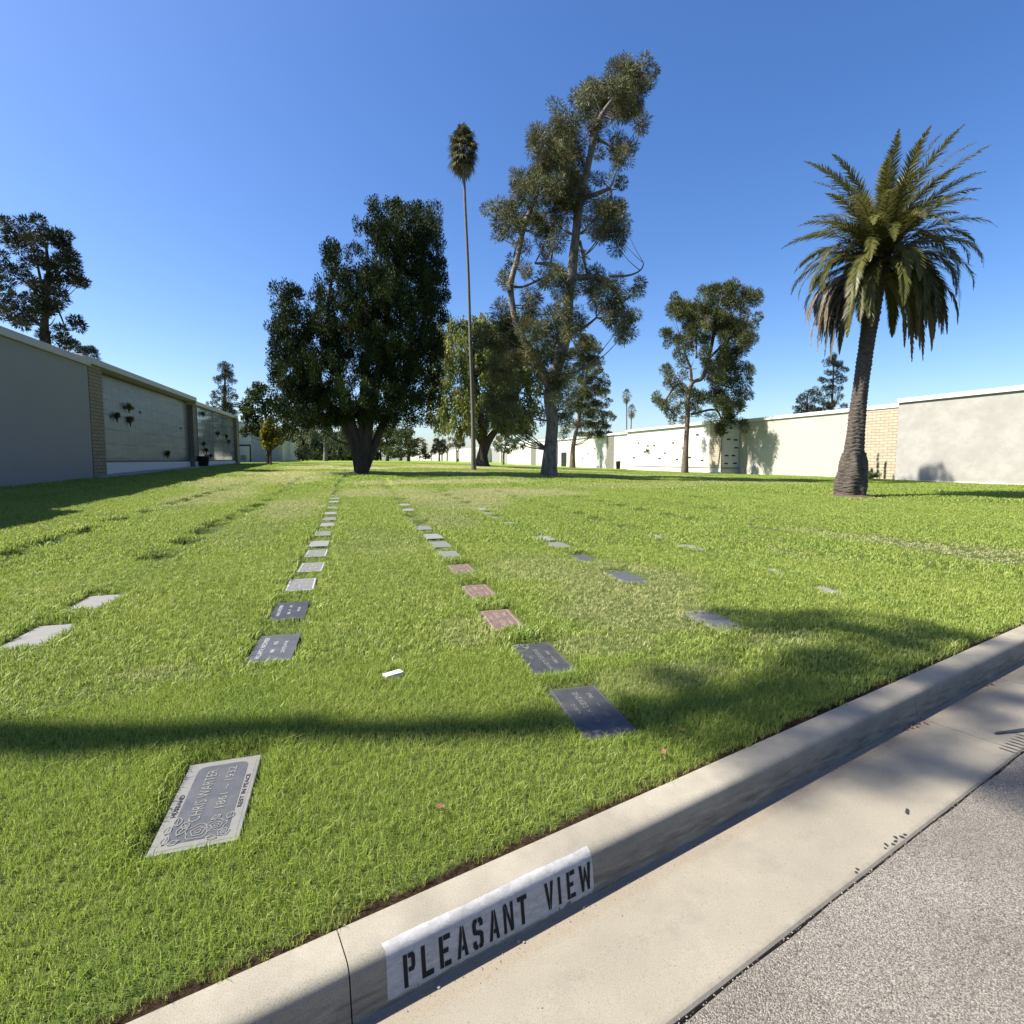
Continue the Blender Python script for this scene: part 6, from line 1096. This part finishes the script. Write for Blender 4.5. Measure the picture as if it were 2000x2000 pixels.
# sunken ones that show only as dark gaps in the turf
for k, (x, y) in enumerate(SUNK):
    rw = {-5: 'leftmost row', -3: 'row between the leftmost and left rows', -1: 'far end of the left row', 1: 'far end of the right row', 3: 'third row', 5: 'fourth row', 7: 'fifth row', 8: 'fifth row', 9: 'sixth row', 11: 'seventh row', 13: 'eighth row'}
    rw = rw[min(rw, key=lambda k_: abs(k_-x))]
    e = slab('overgrown sunken marker, dark gap in the %s' % rw, x, y, 'granite_dark' if k % 3 else 'granite_grey', rot=rr.uniform(-3, 3), dz=-0.080, keep=1.0, grp='sunken overgrown grave markers')

cd = empty('corner_block', (0.2, 3.45, gh(0.2, 3.45)+0.018), R(24)); tag(cd, 'small white numbered lot block in the grass between the two marker rows', 'lot marker')
MB().box(-0.062, 0.062, -0.03, 0.03, -0.08, 0).build('block', M['white_plinth'], cd, bevel=0.004)
MB().box(-0.0015, 0.0015, -0.029, 0.029, 0, 0.0008).build('score_line', M['granite_grey'], cd)
MARK.append((0.2, 3.45, 0.06, 0.055, 1.0))

# ------------------------------------------------------------------ painted street name on the kerb face
sg = empty('kerb_sign', kp(0.43, -0.01, -0.08), KA); tag(sg, 'stencilled black PLEASANT VIEW on a worn white painted patch of kerb', 'sign')
prof = [(0.026, 0.0003), (0.018, -0.0025), (0.0057, -0.0097), (-0.0014, -0.0218), (-0.0055, -0.04), (-0.0206, -0.140)]
mb = MB(); ts = np.linspace(0.052, 0.806, 60); r_ = random.Random(2)
def kl(t, n_, z_):   # kerb coordinates to the sign's own
    return (t-0.43, n_+0.01, z_+0.08)
vs = []
for q, t in enumerate(ts):
    low = 0.0 if q < 52 else 0.004; wv = r_.uniform(-.003, .003)
    for i_, (n_, z_) in enumerate(prof):
        if i_ == 0: n_ = n_ + 0.002*math.sin(q*0.21)+r_.uniform(-.0008, .0008); 
        if i_ == len(prof)-1: z_ = z_ + wv; n_ += 0.0002
        vs.append(kl(t+(r_.uniform(-.003, .003) if q in (0, 59) else 0), n_, z_))
m_ = len(prof)
mb.add(vs, [(q*m_+k, q*m_+k+1, (q+1)*m_+k+1, (q+1)*m_+k) for q in range(59) for k in range(m_-1)])
mb.build('painted_patch', M['paint_white'], sg, smooth=True)
# stencil glyphs on a unit cell (x 0..1, y 0..1), with the bridges of a stencil
G = {
 'P': [[(0,0),(.34,0),(.34,1),(0,1)], [(.42,1),(.85,1),(1,.88),(1,.56),(.85,.43),(.42,.43),(.42,.57),(.66,.57),(.68,.62),(.68,.82),(.66,.86),(.42,.86)]],
 'L': [[(0,0),(1,0),(1,.17),(.34,.17),(.34,1),(0,1)]],
 'E': [[(0,0),(.34,0),(.34,1),(0,1)], [(.4,0),(1,0),(1,.16),(.4,.16)], [(.34,.43),(.8,.43),(.8,.58),(.34,.58)], [(.4,.84),(1,.84),(1,1),(.4,1)]],
 'A': [[(0,0),(.3,0),(.5,.72),(.5,1),(.36,1)], [(.56,1),(.66,1),(1,0),(.7,0),(.64,.22),(.42,.22),(.46,.36),(.6,.36),(.56,.62)]],
 'S': [[(.46,.86),(.46,1),(.15,1),(0,.88),(0,.60),(.12,.50),(.62,.42),(.66,.36),(.66,.18),(.6,.14),(.54,.14),(.54,0),(.86,0),(1,.12),(1,.44),(.88,.54),(.38,.62),(.34,.66),(.34,.82),(.38,.86)], [(.54,.86),(.66,.86),(.66,.72),(1,.72),(1,.88),(.85,1),(.54,1)], [(0,.28),(.34,.28),(.34,.14),(.46,.14),(.46,0),(.15,0),(0,.12)]],
 'N': [[(0,0),(.28,0),(.28,.8),(0,1)], [(.06,1),(.34,1),(.94,0),(.68,0),(.32,.62),(.32,.78)], [(.72,.2),(1,.0),(1,1),(.72,1)]],
 'T': [[(0,.84),(1,.84),(1,1),(0,1)], [(.34,0),(.68,0),(.68,.84),(.34,.84)]],
 'V': [[(0,1),(.32,1),(.5,.36),(.48,0),(.36,0)], [(.54,0),(.64,0),(1,1),(.68,1),(.54,.42)]],
 'I': [[(.2,0),(.8,0),(.8,1),(.2,1)]],
 'W': [[(0,1),(.24,1),(.32,.35),(.4,.7),(.48,.7),(.36,0),(.16,0)], [(.52,.7),(.6,.7),(.68,.35),(.76,1),(1,1),(.84,0),(.64,0)], [(.4,.72),(.5,.95),(.6,.72),(.54,.3),(.5,.6),(.46,.3)]],
}
word = [('P',.101,.137),('L',.156,.193),('E',.213,.250),('A',.270,.308),('S',.325,.362),('A',.382,.420),('N',.436,.473),('T',.490,.527),('V',.598,.635),('I',.650,.668),('E',.691,.726),('W',.745,.797)]
def face_n(z):  # kerb face offset at height z, just proud of the paint
    return float(np.interp(z, [-0.15, -0.04, -0.0215, -0.0092], [-0.0218, -0.0062, -0.0018, 0.0058])) - 0.0012
for ch, a, b_ in word:
    mb = MB(); z0, z1 = -0.128+0.008*(a-0.1), -0.038+0.006*(a-0.1)
    z1 = min(z1, -0.033)
    for poly in G[ch]:
        # cut each outline into thin rows so it follows the face
        vs = [kl(a+(b_-a)*x, face_n(z0+(z1-z0)*y), z0+(z1-z0)*y) for x, y in poly]
        mb.add(vs, [tuple(range(len(vs)))])
    mb.build('letter', M['paint_black'], sg)

# ------------------------------------------------------------------ litter and marks on the gutter
def flat_marks(name, label, pts, mat, cat='stain'):
    mb = MB(); r_ = random.Random(8); z = -0.1385
    ox, oy = pts[0][0], pts[0][1]
    c0 = kp(ox, oy, 0)
    for t, n_, a, b_, rot in pts:
        k = 9; ring = []
        for q in range(k):
            an = 2*math.pi*q/k; rad = r_.uniform(.65, 1.1)
            u, v = a*rad*math.cos(an), b_*rad*math.sin(an); cr, sr_ = math.cos(rot), math.sin(rot)
            p = kp(t+u*cr-v*sr_, n_+u*sr_+v*cr, z); ring.append((p[0]-c0[0], p[1]-c0[1], z))
        z += 0.00005; mb.add(ring, [tuple(range(k))])
    o = mb.build(name, mat); o.location = (c0[0], c0[1], 0); tag(o, label, cat); return o
flat_marks('tar_mark', 'row of small black tar blots along the gutter edge', [(1.93+0.026*k, -0.455+0.008*math.sin(k*2.0), 0.007+0.005*abs(math.sin(k*1.7)), 0.006+0.003*abs(math.sin(k)), k) for k in range(7)]+[(1.70,-0.46,0.008,0.006,0),(1.72,-0.455,0.007,0.007,0)], M['tar'])
flat_marks('tar_mark', 'single dark tar dash on the gutter near the asphalt', [(2.26,-0.395,0.030,0.008,0.3)], M['tar'])
flat_marks('tire_scuff', 'blue-black scuff mark across the gutter at the right edge', [(3.55,-0.37,0.16,0.012,-0.35),(3.62,-0.40,0.20,0.02,-0.35)]+[(3.28+0.045*k,-0.44,0.006,0.05,0.1) for k in range(7)], M['tar'])
def pebble_mesh(seed, s):
    r_ = random.Random(seed); mb = MB(); n = 7
    prof = [(0.001, -s*0.5), (s*0.8, -s*0.3), (s, 0.05*s), (s*0.7, s*0.45), (0.001, s*0.6)]
    for r0, z0 in prof:
        for k in range(n):
            a = 2*math.pi*k/n; q = r0*r_.uniform(.75, 1.2); mb.v.append((q*math.cos(a), q*math.sin(a)*0.8, z0*r_.uniform(.85, 1.1)+s*0.4))
    for i_ in range(4):
        for k in range(n): mb.f.append((i_*n+k, i_*n+(k+1) % n, (i_+1)*n+(k+1) % n, (i_+1)*n+k))
    return mb
# grit is uncountable: one object
mb = MB(); r_ = random.Random(12)
for k in range(900):
    t = r_.uniform(-0.3, 4.2); n_ = -0.026 - abs(r_.gauss(0, 0.022)); s = r_.choice((0.0008, 0.001, 0.0013, 0.0018, 0.0024))
    if r_.random() < 0.06: n_ = r_.uniform(-0.46, -0.06)
    q = pebble_mesh(k, s); c = kp(t, n_, -0.1535 if n_ > -0.1 else -0.147)
    mb.add([(x+c[0], y+c[1], z+c[2]) for x, y, z in q.v], q.f)
for k in range(500):
    t = r_.uniform(-0.3, 4.2); n_ = -0.481 + r_.gauss(0, 0.006); s = r_.choice((0.0015, 0.002, 0.003)); q = pebble_mesh(k, s); c = kp(t, n_, -0.147)
    mb.add([(x+c[0], y+c[1], z+c[2]) for x, y, z in q.v], q.f)
tag(mb.build('grit', M['pebble']), 'fine grit and sand collected along the gutter', 'grit', kind='stuff')
for k, (t, n_, s, lab) in enumerate(((0.195, -0.045, 0.0065, 'white pebble in the gutter below the letter L'), (0.475, -0.040, 0.007, 'dark pebble at the kerb foot below the letter N'), (0.49, -0.052, 0.005, 'small pebble beside the one below the letter N'), (0.74, -0.045, 0.0045, 'small pebble in the gutter below the letter W'))):
    q = pebble_mesh(100+k, s); c = kp(t, n_, -0.154); o = q.build('pebble', M['white_plinth'] if k in (0, 3) else M['pebble'], smooth=True); o.location = c
    tag(o, lab, 'pebble', 'pebbles in the gutter')
def dead_leaf(x, y, z, s, rot, label):
    mb = MB(); n = 8; V_ = [(0, 0, 0.004)]
    for k in range(n):
        a = 2*math.pi*k/n; V_.append((s*math.cos(a)*(1 if k % 2 else 0.75), s*0.55*math.sin(a), 0.003+0.25*s*math.sin(a*2+1)**2))
    mb.add(V_, [(0, k+1, (k+1) % n+1) for k in range(n)])
    o = mb.build('dead_leaf', M['dead_leaf'], smooth=False); o.location = (x, y, z); o.rotation_euler = (0.1, 0.15, rot); tag(o, label, 'leaf', 'fallen dead leaves')
for k, (t, n_) in enumerate(((3.15, -0.05), (3.19, -0.062), (3.24, -0.05), (3.10, -0.045), (3.28, -0.07), (3.21, -0.04), (4.25, -0.05), (4.31, -0.06))):
    p = kp(t, n_, -0.152); dead_leaf(p[0], p[1], p[2], r_.uniform(0.012, 0.022), r_.uniform(0, 6), 'crumpled red-brown leaf in the little pile at the kerb foot, right side')
for k, (x, y, lab) in enumerate(((0.29, 2.0, 'tan leaf lying in the grass above the kerb sign'), (1.55, 2.25, 'tan leaf in the shaded grass near the dark marker'), (1.35, 2.1, 'small brown leaf in the grass close to the kerb'))):
    dead_leaf(x, y, 0.035, 0.022, k*2.0, lab)

# ------------------------------------------------------------------ grass: one object, tufts instanced on points
def tuft(name, n, spread, h, wd, lean, seed):
    g = np.random.default_rng(seed); V_ = []; F_ = []; T_ = []
    for k in range(n):
        a = g.uniform(0, 2*math.pi); r0 = spread*math.sqrt(g.random()); bx, by = r0*math.cos(a), r0*math.sin(a)
        b_ = g.uniform(0, 2*math.pi); dx, dy = math.cos(b_), math.sin(b_); hh = h*g.uniform(0.55, 1.15); ln = lean*g.uniform(0.2, 1.3)*hh
        w2 = wd*g.uniform(.7, 1.2)/2; f = g.uniform(0, 2*math.pi); sx, sy = math.cos(f)*w2, math.sin(f)*w2
        t = float(np.clip(g.normal(0.35, 0.36), 0, 1)); i0 = len(V_)
        m1_ = (bx+dx*ln*0.3, by+dy*ln*0.3, hh*0.55); tp = (bx+dx*ln, by+dy*ln, hh*(1-0.25*min(1, ln/hh)))
        V_ += [(bx-sx*.7, by-sy*.7, -0.01), (bx+sx*.7, by+sy*.7, -0.01), (m1_[0]+sx, m1_[1]+sy, m1_[2]), tp, (m1_[0]-sx, m1_[1]-sy, m1_[2])]
        F_.append((i0, i0+1, i0+2, i0+4)); F_.append((i0+4, i0+2, i0+3)); T_ += [t]*5
    me = np_mesh(np.array(V_), np.concatenate([np.array(f) for f in F_]), [len(f) for f in F_], tint=np.array(T_))
    me.materials.append(M['grass']); o = bpy.data.objects.new(name, me); return o
src = bpy.data.collections.new('grass_tufts')
spec = [(10, 0.018, 0.043, 0.0021, 0.8), (13, 0.032, 0.046, 0.0040, 0.85), (15, 0.07, 0.054, 0.009, 0.9), (16, 0.15, 0.065, 0.022, 0.8)]
NV = 4
for i_, s_ in enumerate(spec):
    for q in range(NV): src.objects.link(tuft('tuft_%d%d' % (i_, q), *s_, seed=100+i_*10+q))
g = np.random.default_rng(42); PX = []; PY = []; PI_ = []; PS = []
fx, fy = math.sin(R(YAW)), math.cos(R(YAW))
for i_, (r0, r1, sp) in enumerate(((0.8, 3.8, 0.021), (3.8, 8.5, 0.039), (8.5, 22, 0.085), (22, 75, 0.20))):
    lim = r1 + 0.5
    gx = np.arange(-lim, lim, sp); gy = np.arange(0, lim, sp)
    X, Y = np.meshgrid(gx, gy); X = X.ravel() + g.uniform(-.7, .7, X.size)*sp; Y = Y.ravel() + g.uniform(-.7, .7, Y.size)*sp
    d = np.hypot(X, Y) + g.normal(0, 0.06*r0, X.size); ang = np.degrees(np.arctan2(X, Y)) - YAW
    nk = (X-K0[0])*KN[0] + (Y-K0[1])*KN[1]
    edge = 0.160 + 0.025*(np.sin(X*9.0)+np.sin(X*23.0+1)+np.sin(X*3.1))*0.45 + np.abs(g.normal(0, 0.012, X.size))
    k = (d >= r0) & (d < r1) & (np.abs(ang) < 54) & (nk > edge) & (X < 34.7) & (X > -11.8) & ~((X < -10.4) & (Y > 26.8))
    k &= ~((X < -10.2) & (Y < 14.7))
    X = X[k]; Y = Y[k]
    keep = np.ones(len(X), bool); near = np.full(len(X), 9.0)
    for mx, my, mw, ml, kf in MARK:
        mg = (0.012, 0.016, 0.035, 0.08)[i_]; dx = np.abs(X-mx)/(mw*kf+mg); dy = np.abs(Y-my)/(ml*kf+mg)
        q = np.maximum(dx, dy); keep &= q > 1
        near = np.minimum(near, np.maximum(np.abs(X-mx)-mw, np.abs(Y-my)-ml))
    dr = dry_np(X, Y)
    thin = g.random(len(X)) < dr*0.35; keep &= ~thin
    X, Y, dr, near = X[keep], Y[keep], dr[keep], near[keep]
    und = 0.5+0.5*np.sin(X*2.1+np.sin(Y*1.3))*np.sin(Y*1.7+X*0.6)
    s_ = (0.85+0.35*und)*g.uniform(0.75, 1.2, len(X))*(1-0.45*dr)
    dp = dip(X, Y); s_ = np.where((near < 0.12) & (dp < 0.02), s_*1.25, s_); s_ = np.where(dp > 0.03, s_*0.72, s_)
    side = np.zeros(len(X), bool)
    for rx_, y0, y1, a_ in TRENCH: side |= (np.abs(np.abs(X-rx_)-0.25) < 0.05) & (Y > y0) & (Y < y1)
    s_ = np.where(side, s_*1.2, s_)
    nk = (X-K0[0])*KN[0] + (Y-K0[1])*KN[1]; s_ = np.where(nk < 0.22, s_*0.75, s_)
    PX.append(X); PY.append(Y); PS.append(s_); PI_.append(i_*NV + g.integers(0, NV, len(X)))
X = np.concatenate(PX); Y = np.concatenate(PY); S_ = np.concatenate(PS); I_ = np.concatenate(PI_)
print('tufts', [len(a) for a in PX])
me = bpy.data.meshes.new('grass'); me.vertices.add(len(X))
me.vertices.foreach_set('co', np.stack([X, Y, ground_h(X, Y)-0.012-dip(X, Y)*np.where(Y < 6, 0.55, 0.85)], 1).astype(np.float32).ravel())
for nm, tp, dat in (('idx', 'INT', I_.astype(np.int32)), ('siz', 'FLOAT', S_.astype(np.float32)), ('rot', 'FLOAT', g.uniform(0, 6.283, len(X)).astype(np.float32))):
    a = me.attributes.new(nm, tp, 'POINT'); a.data.foreach_set('value', dat)
go = bpy.data.objects.new('grass', me); C.objects.link(go); tag(go, 'mown lawn grass with straw-coloured patches', 'grass', kind='stuff')
ng = bpy.data.node_groups.new('scatter_tufts', 'GeometryNodeTree')
ng.interface.new_socket('Geometry', in_out='INPUT', socket_type='NodeSocketGeometry'); ng.interface.new_socket('Geometry', in_out='OUTPUT', socket_type='NodeSocketGeometry')
gi = N(ng, 'NodeGroupInput'); g_out = N(ng, 'NodeGroupOutput'); ip = N(ng, 'GeometryNodeInstanceOnPoints'); ci = N(ng, 'GeometryNodeCollectionInfo')
ci.inputs['Collection'].default_value = src; ci.inputs['Separate Children'].default_value = True; ci.inputs['Reset Children'].default_value = True
ip.inputs['Pick Instance'].default_value = True
def attr(nm, tp):
    n = N(ng, 'GeometryNodeInputNamedAttribute'); n.data_type = tp; n.inputs['Name'].default_value = nm; return n.outputs[0]
cr = N(ng, 'ShaderNodeCombineXYZ'); ng.links.new(attr('rot', 'FLOAT'), cr.inputs[2])
ng.links.new(gi.outputs[0], ip.inputs['Points']); ng.links.new(ci.outputs[0], ip.inputs['Instance'])
ng.links.new(attr('idx', 'INT'), ip.inputs['Instance Index']); ng.links.new(cr.outputs[0], ip.inputs['Rotation']); ng.links.new(attr('siz', 'FLOAT'), ip.inputs['Scale'])
ng.links.new(ip.outputs[0], g_out.inputs[0])
md = go.modifiers.new('scatter', 'NODES'); md.node_group = ng

# bring every surface down to real-world reflectance by one common step (the exposure above is set for it)
for m in bpy.data.materials:
    if not m.use_nodes: continue
    nt = m.node_tree
    for n in list(nt.nodes):
        inp = n.inputs.get('Base Color') if n.type == 'BSDF_PRINCIPLED' else (n.inputs.get('Color') if n.type == 'BSDF_TRANSLUCENT' else None)
        if inp is None or not inp.is_linked: continue
        src_ = inp.links[0].from_socket
        nt.links.new(mixc(nt, 1.0, src_, (0.72, 0.72, 0.72), 'MULTIPLY'), inp)
